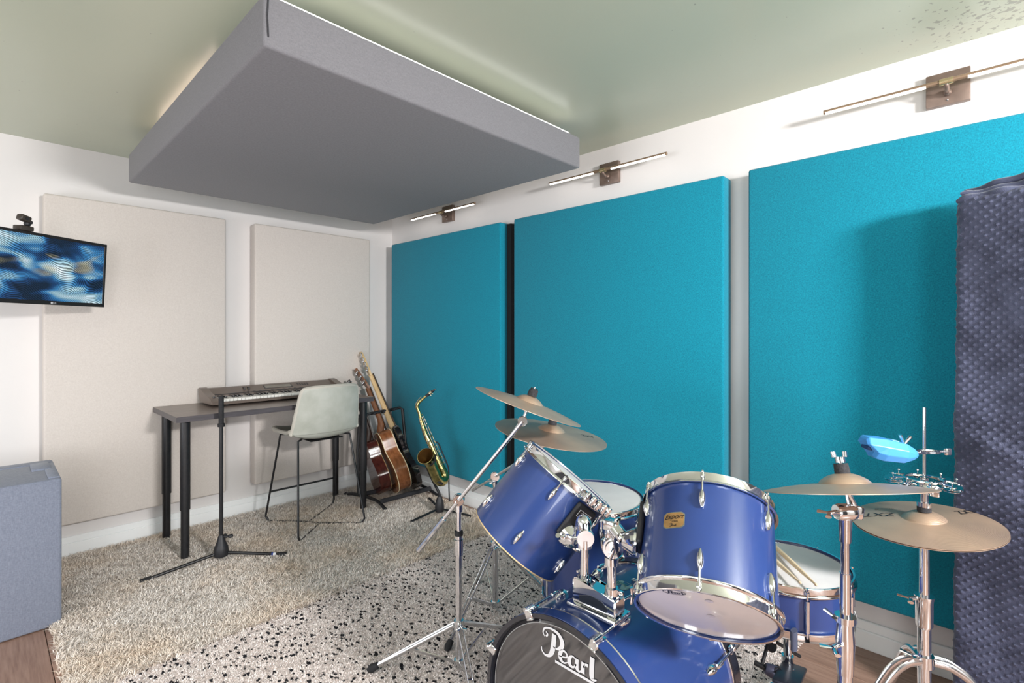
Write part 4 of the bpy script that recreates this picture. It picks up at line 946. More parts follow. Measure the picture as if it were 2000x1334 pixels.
# twin tom holder on the bass drum
MXc = V((1.166, .790, ZB + RB))
t = thing('tom_holder', 'chrome twin post tom holder standing on top of bass drum', 'tom holder', (MXc.x, MXc.y, MXc.z))
zb = ZB + RB - .002
bm = bmesh.new(); box(bm, (1.128, .712, zb - .004), (1.206, .872, zb + .010), .005, 2); obj('base_plate', bm, chrome, t)
bm = bmesh.new()
prism(bm, [(.722, zb + .008), (.862, zb + .008), (.862, zb + .072), (.846, zb + .078), (.80, zb + .064), (.735, zb + .058), (.722, zb + .054)], lambda y, z: V((1.142, y, z)), lambda y, z: V((1.192, y, z)))
bmesh.ops.bevel(bm, geom=bm.edges[:], offset=.004, segments=2, affect='EDGES'); hs_ = obj('housing', bm, chrome, t)
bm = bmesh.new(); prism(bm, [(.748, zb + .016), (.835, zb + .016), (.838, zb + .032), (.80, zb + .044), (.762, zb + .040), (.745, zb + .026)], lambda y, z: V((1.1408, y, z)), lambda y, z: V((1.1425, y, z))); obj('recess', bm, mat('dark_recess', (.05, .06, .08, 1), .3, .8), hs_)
for y in (.835, .748):
    pass
pl0, pl1 = V((1.168, .838, zb + .05)), V((1.168, .838, .745))
pr0, pr1 = V((1.166, .748, zb + .05)), V((1.166, .748, .735))
for a, b in ((pl0, pl1), (pr0, pr1)):
    bm = bmesh.new(); tube(bm, [a, b], .0125, 18); obj('post', bm, chrome, t)
    bm = bmesh.new(); tube(bm, [a + V((0, 0, .004)), a + V((0, 0, .026))], .0185, 18); box(bm, (a.x + .006, a.y - .03, a.z + .008), (a.x + .016, a.y - .008, a.z + .020), .002, 1); obj('memory_collar', bm, chrome, t)
for c in (V((1.205, .722, zb + .045)), V((1.195, .868, zb + .075))):
    bm = bmesh.new(); tube(bm, [c + V((-.02, 0, 0)), c + V((.012, -.004, 0))], .004, 10); tube(bm, [c + V((.012, -.004, -.022)), c + V((.014, -.004, 0)), c + V((.012, -.004, .022))], [.006, .004, .006], 8, flat=(.6, 1)); obj('wing_bolt', bm, chrome, t)
# left arm
j1 = V((1.172, .842, .775)); e1v = e1
bm = bmesh.new(); tube(bm, [pl1 - V((0, 0, .012)), pl1 + V((0, 0, .012))], .021, 18); lathe(bm, [(0, -.02), (.024, -.02), (.026, -.012), (.026, .012), (.024, .02), (0, .02)], 20, align(V((-.7, -.7, 0)), pl1 + V((0, 0, .018)))); obj('ratchet_joint', bm, chrome, t)
bm = bmesh.new(); P = smoothpath([pl1 + V((0, 0, .018)), pl1 + V((.004, .004, .055)), (pl1 + V((0, 0, .085))).lerp(e1v, .35), e1v.lerp(pl1 + V((0, 0, .05)), .15), e1v]); tube(bm, P, lerpl([.020, .0205, .016, .0115, .0115], len(P)), 16); obj('tom_arm', bm, chrome, t)
bm = bmesh.new(); c = pl1 + V((-.02, -.0, .02)); tube(bm, [c, c + V((-.022, .016, 0))], .005, 10); box(bm, tuple(c + V((-.034, .004, -.012))), tuple(c + V((-.022, .030, .012))), .004, 2); obj('wing_bolt', bm, chrome, t)
# right arm: big ratchet head then horizontal arm
bm = bmesh.new(); tube(bm, [pr1 - V((0, 0, .02)), pr1 + V((0, 0, .0))], .019, 18); lathe(bm, [(0, -.022), (.027, -.022), (.029, -.014), (.029, .014), (.027, .022), (0, .022)], 24, align(V((-.72, -.69, 0)), pr1 + V((0, 0, .03)))); lathe(bm, [(.016, .022), (.021, .022), (.021, .026), (.016, .026)], 24, align(V((-.72, -.69, 0)), pr1 + V((0, 0, .03))), closed=True); tube(bm, [pr1 + V((0, 0, .03)) + V((-.02, -.02, 0)), pr1 + V((0, 0, .015)) + V((-.026, -.012, -.012))], .004, 8); obj('ratchet_joint', bm, chrome, t)
top2 = pr1 + V((.0, -.0, .085))
bm = bmesh.new(); tube(bm, smoothpath([pr1 + V((0, 0, .04)), pr1 + V((0, 0, .065)), top2, e2.lerp(top2, .55), e2]), lerpl([.020, .019, .016, .013, .012], 25), 16); box(bm, tuple(top2 + V((-.018, -.018, -.012))), tuple(top2 + V((.018, .018, .014))), .004, 2); obj('tom_arm', bm, chrome, t)
mid2 = top2.lerp(e2, .55)
bm = bmesh.new(); dd = (e2 - top2).normalized(); tube(bm, [mid2 - dd * .012, mid2 + dd * .012], .021, 16); tube(bm, [mid2 + V((0, 0, .018)), mid2 + V((0, 0, .034))], .005, 8); box(bm, tuple(mid2 + V((-.012, -.004, .030))), tuple(mid2 + V((.012, .004, .040))), .002, 1); obj('arm_clamp', bm, chrome, t)

# floor tom
T3 = frame((1.749, 1.212, .245), (-.02, -.01, 1)); L3 = .41
t3, _, _ = drum('floor_tom', 'blue floor tom with white top head behind bass drum', T3, .203, L3, 8, 10, lug_off=.062)
for k in range(3):
    ph = 40 + k * 120; M_ = MX.Rotation(math.radians(ph), 4, 'Z')
    bm = bmesh.new(); box(bm, (.200, -.014, .13), (.222, .014, .19), .005, 2, M_); tube(bm, [M_ @ V((.226, 0, .30)), M_ @ V((.226, 0, -.12)), M_ @ V((.236, 0, -.16)), M_ @ V((.236, 0, -.212))], .0048, 10); lg = obj('leg', bm, chrome, t3, local=True)
    bm = bmesh.new(); tube(bm, [M_ @ V((.236, 0, -.205)), M_ @ V((.236, 0, -.237))], [.010, .013], 12); obj('rubber_foot', bm, rubber, lg, local=True)

# snare
T4 = MX.Translation((1.786, .488, .455)); L4 = .138
t4, _, _ = drum('snare_drum', 'blue snare drum with white head and two sticks on top', T4, .176, L4, 8, 256, lug_off=.046, lower_lugs=False, lug_L=.05, hoop=.018)
for k in range(8):
    ph = 256 + 45 * k; M_ = MX.Rotation(math.radians(ph), 4, 'Z') @ MX.Translation((.176, 0, .069))
    bm = bmesh.new(); tube(bm, [M_ @ V((.010, 0, -.045)), M_ @ V((.010, 0, .045))], .0062, 12); tube(bm, [M_ @ V((.010, 0, -.062)), M_ @ V((.010, 0, -.045))], .003, 8); obj('tube_lug', bm, chrome, t4, local=True)
M_ = MX.Rotation(math.radians(165 + 150), 4, 'Z')
for ph in (328,):
    M_ = MX.Rotation(math.radians(ph), 4, 'Z')
    bm = bmesh.new(); box(bm, (.176, -.016, .02), (.196, .016, .115), .006, 2, M_); box(bm, (.192, -.010, .06), (.204, .010, .125), .004, 2, M_); tube(bm, [M_ @ V((.198, 0, .03)), M_ @ V((.198, 0, -.01))], .006, 10); obj('strainer', bm, chrome2, t4, local=True)
# snare stand
t = thing('snare_stand', 'chrome basket stand under the snare drum', 'drum stand', (1.786, .488, 0))
bm = bmesh.new(); tube(bm, [(1.786, .488, .14), (1.786, .488, .40)], .012, 16); obj('post', bm, chrome, t)
bm = bmesh.new(); tube(bm, [(1.786, .488, .26), (1.786, .488, .30)], .018, 16); tube(bm, [(1.786, .488, .28), (1.74, .46, .28)], .005, 8); ell(bm, (1.735, .457, .28), (.012, .006, .014)); obj('clamp', bm, chrome, t)
bm = bmesh.new(); ell(bm, (1.786, .488, .405), (.026, .026, .022)); obj('tilter', bm, chrome2, t)
for k in range(3):
    a = math.radians(200 + 120 * k); dx, dy = math.cos(a), math.sin(a)
    bm = bmesh.new(); tube(bm, smoothpath([(1.786, .488, .41), (1.786 + dx * .10, .488 + dy * .10, .422), (1.786 + dx * .178, .488 + dy * .178, .428), (1.786 + dx * .193, .488 + dy * .193, .445)]), .006, 8); ar = obj('basket_arm', bm, chrome, t)
    bm = bmesh.new(); tube(bm, [(1.786 + dx * .198, .488 + dy * .198, .432), (1.786 + dx * .199, .488 + dy * .199, .487)], .012, 10, flat=(.7, 1.3)); obj('rubber_grip', bm, mat('grey_rubber', srgb(70, 76, 96), .6), ar)
    a += .5; dx, dy = math.cos(a), math.sin(a)
    bm = bmesh.new(); tube(bm, [(1.786 + dx * .016, .488 + dy * .016, .22), (1.786 + dx * .24, .488 + dy * .24, .02)], .008, 8, flat=(1.3, .6)); tube(bm, [(1.786, .488, .145), (1.786 + dx * .12, .488 + dy * .12, .125)], .006, 8); lg = obj('leg', bm, chrome, t)
    bm = bmesh.new(); ell(bm, (1.786 + dx * .245, .488 + dy * .245, .021), (.016, .016, .019)); obj('rubber_foot', bm, rubber, lg)
# sticks
hick = wood_mat('hickory', srgb(206, 182, 148), srgb(228, 206, 174), 0, .45, 5, var=False)
def stick(tip, far, label):
    tip = V(tip); far = V(far); d = (far - tip).normalized(); butt = tip + d * .40
    bm = bmesh.new(); P = [tip + d * x for x in (0, .003, .007, .011, .014, .02, .08, .14, .39, .397, .40)]
    tube(bm, P, [.0012, .0034, .0042, .0036, .0026, .0032, .0058, .0073, .0073, .0055, .003], 14)
    return tag(obj('drumstick', bm, hick), label, 'drumstick', 'drumsticks on the snare')
stick((1.640, .372, .616), (1.891, .572, .6065), 'wooden drumstick on the snare, its tip furthest right')
stick((1.622, .408, .616), (1.868, .626, .6065), 'wooden drumstick on the snare, nearer the rack tom')

# ------------------------------------------------------------------ cymbals
def cymbal(name, label, c, n, r, bell_r=.048, bell_h=.022, bow=.016, marks=()):
    t = thing(name, label, 'cymbal', matrix=frame(c, n))
    prof = [(.006, bell_h)]
    for k in range(1, 8): a = k / 7; prof.append((.006 + (bell_r - .006) * a, bell_h * math.cos(a * PI / 2) ** .7 if a < 1 else 0))
    prof[-1] = (bell_r, .0005)
    for k in range(1, 15): a = k / 14; prof.append((bell_r + .004 + (r - bell_r - .004) * a, -bow * a ** 1.5))
    base = prof[0][1]
    lo = [(rr_, z - .0016) for rr_, z in prof[::-1]]
    bm = bmesh.new(); lathe(bm, prof + lo, 96, closed=True)
    o = obj('bronze_disc', bm, bronze, t, local=True)
    def zat(rr_): return -bow * max(0, (rr_ - bell_r - .004) / (r - bell_r - .004)) ** 1.5
    for (s, x, y, size, rot) in marks:
        cr_, sr_ = math.cos(rot), math.sin(rot)
        def f(a, b): X = x + a * cr_ - b * sr_; Y = y + a * sr_ + b * cr_; return V((X, Y, zat(math.hypot(X, Y)) + .0009))
        bm = text_bm(s, f, size, shear=.25); obj('printed_mark', bm, inkb, o, smooth=False, local=True)
    return t
C1, N1 = V((1.385, 1.238, 1.080)), V((.270, -.216, .938))
C2, N2 = V((1.600, 1.312, .938)), V((.089, -.146, .985))
C3, N3 = V((1.530, .285, .948)), V((.17, .20, .965))
CH, NH = V((1.885, .155, .797)), V((-.075, .073, .995))
def on_disc(c, n, px, py):
    "point of the cymbal seen along a sight line, in the cymbal's own plane"
    o = V((0, 0, CAM_H)); d = at(px, py, 1) - o; n = V(n).normalized(); s_ = (V(c) - o).dot(n) / d.dot(n); q = frame(c, n).inverted() @ (o + d * s_); return q.x, q.y
def rot_for(c, n, pt):
    "angle in the cymbal's plane that reads left to right from the room"
    M_ = frame(c, n).inverted().to_3x3(); q = M_ @ V((.692, -.722, 0)); return math.atan2(q.y, q.x)
cymbal('crash_cymbal', 'tilted bronze cymbal on the boom arm, highest at left', C1, N1, .203, bell_r=.052)
cymbal('ride_cymbal', 'bronze cymbal with a small black mark, under the tilted one', C2, N2, .229, bell_r=.056, marks=(('ZXT',) + on_disc(C2, N2, 1148, 849) + (.034, rot_for(C2, N2, 0) + .5),))
cymbal('crash_cymbal', 'bronze cymbal seen edge on in front of the hi-hat', C3, N3, .190, bell_r=.060, bell_h=.026, marks=(('ZXT', -.02, -.09, .03, rot_for(C3, N3, 0)),))
rh = rot_for(CH, NH, 0)
cymbal('hi_hat_cymbal', 'top hi-hat cymbal with black lettering at its left', CH, NH, .178, bell_r=.052, bell_h=.020, bow=.013, marks=(('ZXT',) + on_disc(CH, NH, 1719, 1003) + (.040, rh + PI - .45), ('TITANIUM',) + on_disc(CH, NH, 1728, 992) + (.011, rh + PI - .45), ('ZXT',) + on_disc(CH, NH, 1885, 995) + (.036, rh + .3)))
tb = thing('hi_hat_cymbal', 'bottom hi-hat cymbal, under the lettered top one', 'cymbal', matrix=frame(CH - NH * .030, -NH))
bm = bmesh.new(); pf = [(.006, .018), (.03, .015), (.046, .006), (.052, .0)] + [(.052 + .009 * k, -.012 * (k / 14) ** 1.5) for k in range(1, 15)]; lathe(bm, pf + [(a, b - .0016) for a, b in pf[::-1]], 96, closed=True); obj('bronze_disc', bm, bronze, tb, local=True)

# ------------------------------------------------------------------ hardware stands
def wing(bm, c, d, s=1.0):
    c = V(c); d = V(d).normalized(); q = d.cross(V((0, 0, 1)));
    if q.length < .1: q = V((1, 0, 0))
    q.normalize(); tube(bm, [c, c + d * .016 * s], .005 * s, 10)
    for k in (-1, 1): tube(bm, [c + d * .014 * s, c + d * .024 * s + q * k * .012 * s, c + d * .030 * s + q * k * .020 * s], [.004 * s, .0055 * s, .0065 * s], 8, flat=(1, .6))
def tripod(t, P, hubz, lowz, feet, tube_r=.0125, brace=True, topz=.6, double=True, foot_r=.016):
    x, y = P
    bm = bmesh.new(); tube(bm, [(x, y, lowz - .02), (x, y, topz)], tube_r, 18); obj('lower_tube', bm, chrome, t)
    bm = bmesh.new(); tube(bm, [(x, y, hubz - .018), (x, y, hubz + .018)], tube_r + .006, 16); wing(bm, (x, y - .014, hubz), (-.6, -.8, 0)); obj('leg_collar', bm, chrome, t)
    bm = bmesh.new(); tube(bm, [(x, y, lowz - .012), (x, y, lowz + .012)], tube_r + .006, 16); obj('brace_collar', bm, chrome, t)
    for fx, fy in feet:
        dr = V((fx - x, fy - y, 0)); L_ = dr.length; dr.normalize(); sd = V((-dr.y, dr.x, 0))
        a = V((x, y, hubz)) + dr * .018; b = V((fx, fy, .028)); bm = bmesh.new()
        md_ = a.lerp(b, .55)
        for s in ((-1, 1) if double else (0,)):
            bm2 = bm; off = sd * s * .009
            M_ = None
            tube(bm2, [a + off, md_ + off, b + off * .4], [.0075, .0075, .0065], 8, flat=(.45, 1.0))
        lg = obj('leg', bm, chrome2, t)
        bm = bmesh.new(); c = V((x, y, lowz)) + dr * .016
        tube(bm, [c, md_], .0065, 8, flat=(.5, 1)); obj('brace', bm, chrome2, t)
        bm = bmesh.new(); dd = (b - a).normalized(); tube(bm, [b - dd * .022, b + dd * .006, b + dd * .022], [.012, foot_r, .009], 12); obj('rubber_foot', bm, rubber, lg)
        bm = bmesh.new(); tube(bm, [md_ - sd * .013, md_ + sd * .013], .005, 8); obj('rivet', bm, chrome, lg)
def felt_stack(t, C_, N_, wingnut=True, h=.03):
    bm = bmesh.new(); tube(bm, [C_ - N_ * .05, C_ + N_ * (.024 + h + .004)], .0038, 10); obj('cymbal_rod', bm, chrome, t)
    bm = bmesh.new(); tube(bm, [C_ + N_ * .023, C_ + N_ * (.023 + h * .8)], [.018, .0165], 20); obj('felt_washer', bm, felt, t)
    bm = bmesh.new(); tube(bm, [C_ + N_ * (.022 + h * .8), C_ + N_ * (.022 + h)], .0135, 12)
    if wingnut: obj('ribbed_nut', bm, blackp, t)
    else: bm.free()
    bm = bmesh.new(); tube(bm, [C_ - N_ * .014, C_ - N_ * .002], [.014, .017], 16); obj('felt_washer', bm, felt, t)
# stand 1 (boom, left)
x1, y1 = 1.273, 1.505; jz = .687
t = thing('boom_cymbal_stand', 'chrome boom stand at left, its arm carrying the tilted cymbal', 'cymbal stand', (x1, y1, 0))
tripod(t, (x1, y1), .205, .060, ((1.052, 1.758), (1.60, 1.57), (1.135, 1.235)), topz=.50)
J = V((x1, y1, jz))
bm = bmesh.new(); tube(bm, [(x1, y1, .50), (x1, y1, jz - .02)], .0095, 16); obj('upper_tube', bm, chrome, t)
bm = bmesh.new(); tube(bm, [(x1, y1, .475), (x1, y1, .535)], .0175, 18); tube(bm, [(x1, y1, .537), (x1, y1, .55)], .0155, 18); cc = obj('height_clamp', bm, chrome, t)
bm = bmesh.new(); tube(bm, [(x1, y1, .55), (x1, y1, .566)], .0165, 18); obj('rubber_bushing', bm, rubber, t)
vdir = V((-.722, -.692, 0))
bm = bmesh.new(); lathe(bm, [(0, -.016), (.020, -.016), (.023, -.010), (.023, .010), (.020, .016), (0, .016)], 24, align(vdir, J)); lathe(bm, [(0, .016), (.009, .016), (.009, .024), (0, .024)], 16, align(vdir, J)); tube(bm, [J - V((0, 0, .045)), J - V((0, 0, .015))], .014, 16); obj('boom_joint', bm, chrome, t)
Tl = C1 - N1 * .075
bd_ = (Tl - J).normalized(); J2 = J + vdir * .018
lowend = J2 - bd_ * .285
bm = bmesh.new(); tube(bm, [J2 - bd_ * .14, Tl + vdir * .010], .0075, 14); obj('boom_arm', bm, chrome, t)
bm = bmesh.new(); tube(bm, [lowend, J2 - bd_ * .10], .0105, 8); obj('counterweight', bm, chrome, t)
bm = bmesh.new(); lathe(bm, [(0, -.012), (.017, -.012), (.019, -.006), (.019, .006), (.017, .012), (0, .012)], 22, align(vdir, Tl)); tube(bm, [Tl - bd_ * .045 + vdir * .004, Tl], [.009, .014], 12, flat=(1, .8)); tube(bm, [Tl, C1 - N1 * .03], .006, 12); obj('tilter', bm, chrome, t)
felt_stack(t, C1, N1)
# stand 2 (behind, ride)
x2, y2 = 1.672, 1.712
t = thing('boom_cymbal_stand', 'chrome boom stand further back, between tilted tom and saxophone', 'cymbal stand', (x2, y2, 0))
tripod(t, (x2, y2), .33, .055, ((1.345, 1.655), (1.80, 1.975), (1.925, 1.545)), tube_r=.0145, topz=.50)
J = V((x2, y2, .655)); bm = bmesh.new(); tube(bm, [(x2, y2, .50), (x2, y2, .64)], .011, 16); obj('upper_tube', bm, chrome, t)
bm = bmesh.new(); tube(bm, [(x2, y2, .475), (x2, y2, .53)], .019, 18); wing(bm, (x2 - .015, y2 - .012, .505), (-.7, .3, 0)); obj('height_clamp', bm, chrome, t)
bm = bmesh.new(); lathe(bm, [(0, -.016), (.020, -.016), (.023, -.010), (.023, .010), (.020, .016), (0, .016)], 24, align(vdir, J)); tube(bm, [J - V((0, 0, .04)), J], .014, 14); wing(bm, J + vdir * .016 + V((0, 0, -.02)), (-.9, .4, 0)); obj('boom_joint', bm, chrome, t)
Tl = C2 - N2 * .055; bd_ = (Tl - J).normalized()
le = J - bd_ * .20
bm = bmesh.new(); tube(bm, [J - bd_ * .24 + vdir * .01, Tl], .0065, 12); obj('boom_arm', bm, chrome, t)
bm = bmesh.new(); lathe(bm, [(0, -.012), (.017, -.012), (.019, -.006), (.019, .006), (.017, .012), (0, .012)], 22, align(vdir, Tl)); tube(bm, [Tl, C2 - N2 * .02], .006, 12); obj('tilter', bm, chrome, t)
felt_stack(t, C2, N2)
# stand 3 (straight, right)
x3, y3 = 1.528, .283
t = thing('cymbal_stand', 'straight chrome stand in front of the snare, under the edge-on cymbal', 'cymbal stand', (x3, y3, 0))
tripod(t, (x3, y3), .28, .07, ((1.34, .06), (1.78, .17), (1.45, .56)), tube_r=.0165, topz=.47)
for z0, z1, r_ in ((.45, .72, .0125), (.70, .855, .0105)):
    bm = bmesh.new(); tube(bm, [(x3, y3, z0), (x3, y3, z1)], r_, 18); obj('middle_tube' if z0 < .5 else 'upper_tube', bm, chrome, t)
bm = bmesh.new(); tube(bm, [(x3, y3, .462), (x3, y3, .545), (x3, y3, .60)], [.0185, .0225, .0185], 18); tube(bm, [(x3, y3, .596), (x3, y3, .612)], .024, 18); wing(bm, (x3 - .014, y3 + .014, .535), (-.9, .35, -.1), 1.2); wing(bm, (x3 - .012, y3 + .012, .60), (-.6, .6, .6)); obj('height_clamp', bm, chrome, t)
bm = bmesh.new(); tube(bm, [(x3, y3, .410), (x3, y3, .436)], .0172, 18); obj('black_band', bm, rubber, t)
bm = bmesh.new(); tube(bm, [(x3, y3, .80), (x3, y3, .86)], [.0135, .0155], 18); J = V((x3, y3, .876)); lathe(bm, [(0, -.024), (.018, -.024), (.021, -.016), (.021, .016), (.018, .024), (0, .024)], 24, align(V((.692, -.722, 0)), J)); box(bm, (-.012, -.012, -.016), (.012, .012, .016), .004, 2, align(V((.1, -.1, 1)), J + V((.692, -.722, .0)) * .030)); wing(bm, J + V((-.692, .722, 0)) * .024, (-.692, .722, -.15), 1.1); obj('tilter', bm, chrome, t)
bm = bmesh.new(); tube(bm, [J + V((.692, -.722, .2)) * .030, C3 - N3 * .01], .0062, 12); obj('tilter_post', bm, chrome, t)
felt_stack(t, C3, N3, False, h=.034)
bm = bmesh.new(); tube(bm, [C3 + N3 * .052, C3 + N3 * .066], .012, 14); tube(bm, [C3 + N3 * .066 + V((-.010, .010, 0)), C3 + N3 * .080 + V((-.011, .011, 0))], .006, 10); tube(bm, [C3 + N3 * .066 + V((.010, -.010, 0)), C3 + N3 * .080 + V((.011, -.011, 0))], .006, 10); obj('wing_nut', bm, chrome2, t)
# hi-hat stand
xh, yh = 1.885, .155
t = thing('hi_hat_stand', 'chrome hi-hat stand at right with a tall thin rod', 'hi-hat stand', (xh, yh, 0))
bm = bmesh.new(); tube(bm, [(xh, yh, .03), (xh, yh, .56)], .0165, 18); obj('lower_tube', bm, chrome, t)
bm = bmesh.new(); tube(bm, [(xh, yh, .54), (xh, yh, .70), (xh, yh, .745), (xh, yh, .755)], [.0125, .0125, .0105, .010], 18); obj('upper_tube', bm, chrome, t)
bm = bmesh.new(); tube(bm, [(xh, yh, .478), (xh, yh, .49), (xh, yh, .56), (xh, yh, .575)], [.015, .021, .0215, .025], 18); wing(bm, (xh - .016, yh + .016, .567), (-.7, .7, 0), 1.2); obj('height_clamp', bm, chrome, t)
bm = bmesh.new(); tube(bm, [(xh, yh, .745), (xh, yh, .757)], .018, 16); obj('cymbal_seat', bm, blackp, t)
bm = bmesh.new(); tube(bm, [(xh, yh, .70), (xh, yh, 1.118)], .0044, 10); obj('pull_rod', bm, chrome, t)
bm = bmesh.new(); tube(bm, [(xh, yh, .818), (xh, yh, .832)], .017, 16); obj('felt_washer', bm, felt, t)
bm = bmesh.new(); tube(bm, [(xh, yh, .832), (xh, yh, .845)], .0175, 16); tube(bm, [(xh, yh, .843), (xh, yh, .885)], .010, 16); tube(bm, [(xh, yh, .872), (xh, yh, .90)], .014, 16); box(bm, (xh + .006, yh - .034, .862), (xh + .012, yh - .012, .888), .003, 2); obj('clutch', bm, chrome, t)
bm = bmesh.new(); tube(bm, [(xh, yh, .372), (xh, yh, .404)], .024, 18); wing(bm, (xh - .02, yh + .014, .40), (-.8, .5, .3), 1.2); obj('leg_collar', bm, chrome, t)
for fx, fy in ((1.66, .36), (1.98, -.10), (2.16, .30)):
    a = V((xh, yh, .39)); b = V((fx, fy, .03)); d = V((fx - xh, fy - yh, 0)).normalized(); sd = V((-d.y, d.x, 0)); bm = bmesh.new()
    for s in (-1, 1):
        P = smoothpath([a + d * .02 + sd * s * .012, a + d * .07 + V((0, 0, -.010)) + sd * s * .012, a + d * .13 + V((0, 0, -.07)) + sd * s * .011, b + d * -.03 + V((0, 0, .06)) + sd * s * .007, b + sd * s * .004])
        tube(bm, P, .010, 8, flat=(.45, 1))
    lg = obj('leg', bm, chrome2, t); bm = bmesh.new(); tube(bm, [b + V((0, 0, .015)), b + V((0, 0, -.008)), b + V((0, 0, -.025))], [.010, .015, .012], 12); obj('rubber_foot', bm, rubber, lg)
bm = bmesh.new(); box(bm, (xh - .30, yh - .035, .004), (xh - .06, yh + .035, .018), .004, 1); box(bm, (-.12, -.036, -.006), (.12, .036, .006), .004, 2, MX.Translation((xh - .18, yh, .055)) @ MX.Rotation(-.22, 4, 'Y')); obj('foot_pedal', bm, chrome2, t)
# percussion block and its clamp, ring of jingles
jb = mat('light_blue_plastic', srgb(66, 142, 212), .35, var=.03)
cb = at(1743, 880, 1.44)
rgt = V((.692, -.722, 0)); fwd = V((.722, .692, 0))
X_ = (rgt * 1 + fwd * -.12 + V((0, 0, -.16))).normalized(); Z_ = V((0, 0, 1)); Y_ = Z_.cross(X_).normalized(); Z_ = X_.cross(Y_)
Mb = MX(((X_.x, Y_.x, Z_.x, cb.x), (X_.y, Y_.y, Z_.y, cb.y), (X_.z, Y_.z, Z_.z, cb.z), (0, 0, 0, 1)))
t = thing('percussion_block', 'light blue plastic percussion block clamped to hi-hat rod', 'percussion block', matrix=Mb)
bm = bmesh.new()
sec = [(-.070, .024, .022), (-.064, .032, .028), (-.030, .037, .031), (.024, .034, .027), (.050, .022, .016), (.064, .009, .008)]
rings = []
for x, hw, hh in sec:
    rings.append([bm.verts.new((x + (.012 * (1 if zz < 0 else -1) if x < -.05 else 0), yy, zz)) for yy, zz in ((-hw, -hh * .35), (-hw, hh * .35), (-hw * .6, hh), (hw * .6, hh), (hw, hh * .35), (hw, -hh * .35), (hw * .6, -hh), (-hw * .6, -hh))])
for A, B in zip(rings[:-1], rings[1:]):
    for k in range(8): bm.faces.new((A[k], A[(k + 1) % 8], B[(k + 1) % 8], B[k]))
bm.faces.new(rings[0][::-1]); bm.faces.new(rings[-1]); bmesh.ops.bevel(bm, geom=bm.edges[:], offset=.0015, segments=1, affect='EDGES'); obj('body', bm, jb, t, local=True, smooth=False)
bm = bmesh.new(); box(bm, (-.0745, -.018, -.008), (-.050, .018, .003), .002, 1); obj('mouth_slot', bm, mat('dark_blue_slot', srgb(20, 52, 100), .5), t, local=True)
bm = bmesh.new(); prism(bm, [(-.01, -.012), (.006, -.012), (.006, .012), (-.01, .012)], lambda x, y: V((x, y * 1.0, .0265)), lambda x, y: V((x, y, .0305))); obj('raised_pad', bm, mat('pale_blue_panel', srgb(130, 190, 235), .4), t, smooth=False, local=True)
bm = bmesh.new()
for s in (-1, 1): tube(bm, [(.026, 0, .018), (.026 + s * .006, 0, .034), (.026 + s * .014, 0, .048)], [.005, .006, .0075], 10, flat=(1, .6))
obj('wing_screw', bm, chrome, t, local=True)
cc_ = V((xh, yh, cb.z - .010)); ci = Mb.inverted()
bm = bmesh.new(); pa = cb + X_ * .055
loop = [pa, cc_ + Y_ * -.014 + rgt * -.01, cc_ + Y_ * -.014 + rgt * .03, cc_ + rgt * .040, cc_ + Y_ * .014 + rgt * .03, cc_ + Y_ * .014 + rgt * -.01, pa + Z_ * .002]
tube(bm, [ci @ V(p) for p in smoothpath([tuple(p) for p in loop], 5)], .0042, 8)
tube(bm, [ci @ (cc_ + rgt * .036), ci @ (cc_ + rgt * .068)], .0045, 8); box(bm, (-.004, -.004, -.010), (.016, .004, .010), .003, 2, ci @ MX.Translation(cc_ + rgt * .062) @ MX.Rotation(-math.atan2(.722, .692), 4, 'Z')); obj('rod_clamp', bm, chrome, t, local=True)
# ring
cr_ = V((xh, yh, .905))
t = thing('jingle_ring', 'chrome ring of tambourine jingles around the hi-hat rod', 'jingles', tuple(cr_))
bm = bmesh.new(); P = [cr_ + V((math.cos(a) * .046, math.sin(a) * .046, .006)) for a in [2 * PI * k / 32 for k in range(33)]]; tube(bm, P, .004, 8, (False, False)); tube(bm, [cr_ + V((-.046, 0, .006)), cr_ + V((.046, 0, .006))], .004, 8); tube(bm, [cr_ + V((0, 0, -.003)), cr_ + V((0, 0, .012))], .011, 14); obj('ring', bm, chrome, t)
for k in range(8):
    a = 2 * PI * k / 8 + .3; c = cr_ + V((math.cos(a) * .072, math.sin(a) * .072, 0)); tl = .18 * math.sin(k * 2.3)
    M_ = align(V((tl, -tl * .5, 1)), c)
    bm = bmesh.new(); tube(bm, [cr_ + V((math.cos(a) * .046, math.sin(a) * .046, .006)), c + V((0, 0, .003))], .0022, 6)
    for z in (-.004, .002): lathe(bm, [(0, z + .002), (.008, z + .002), (.010, z), (.023, z + .0005), (.023, z - .0005), (.010, z - .001), (0, z + .001)], 22, M_, closed=False)
    tube(bm, [M_ @ V((0, 0, -.008)), M_ @ V((0, 0, .014))], .0012, 6); ell(bm, M_ @ V((0, 0, .015)), (.0036, .0036, .003), None, 8, 6)
    obj('jingle', bm, chrome, t)

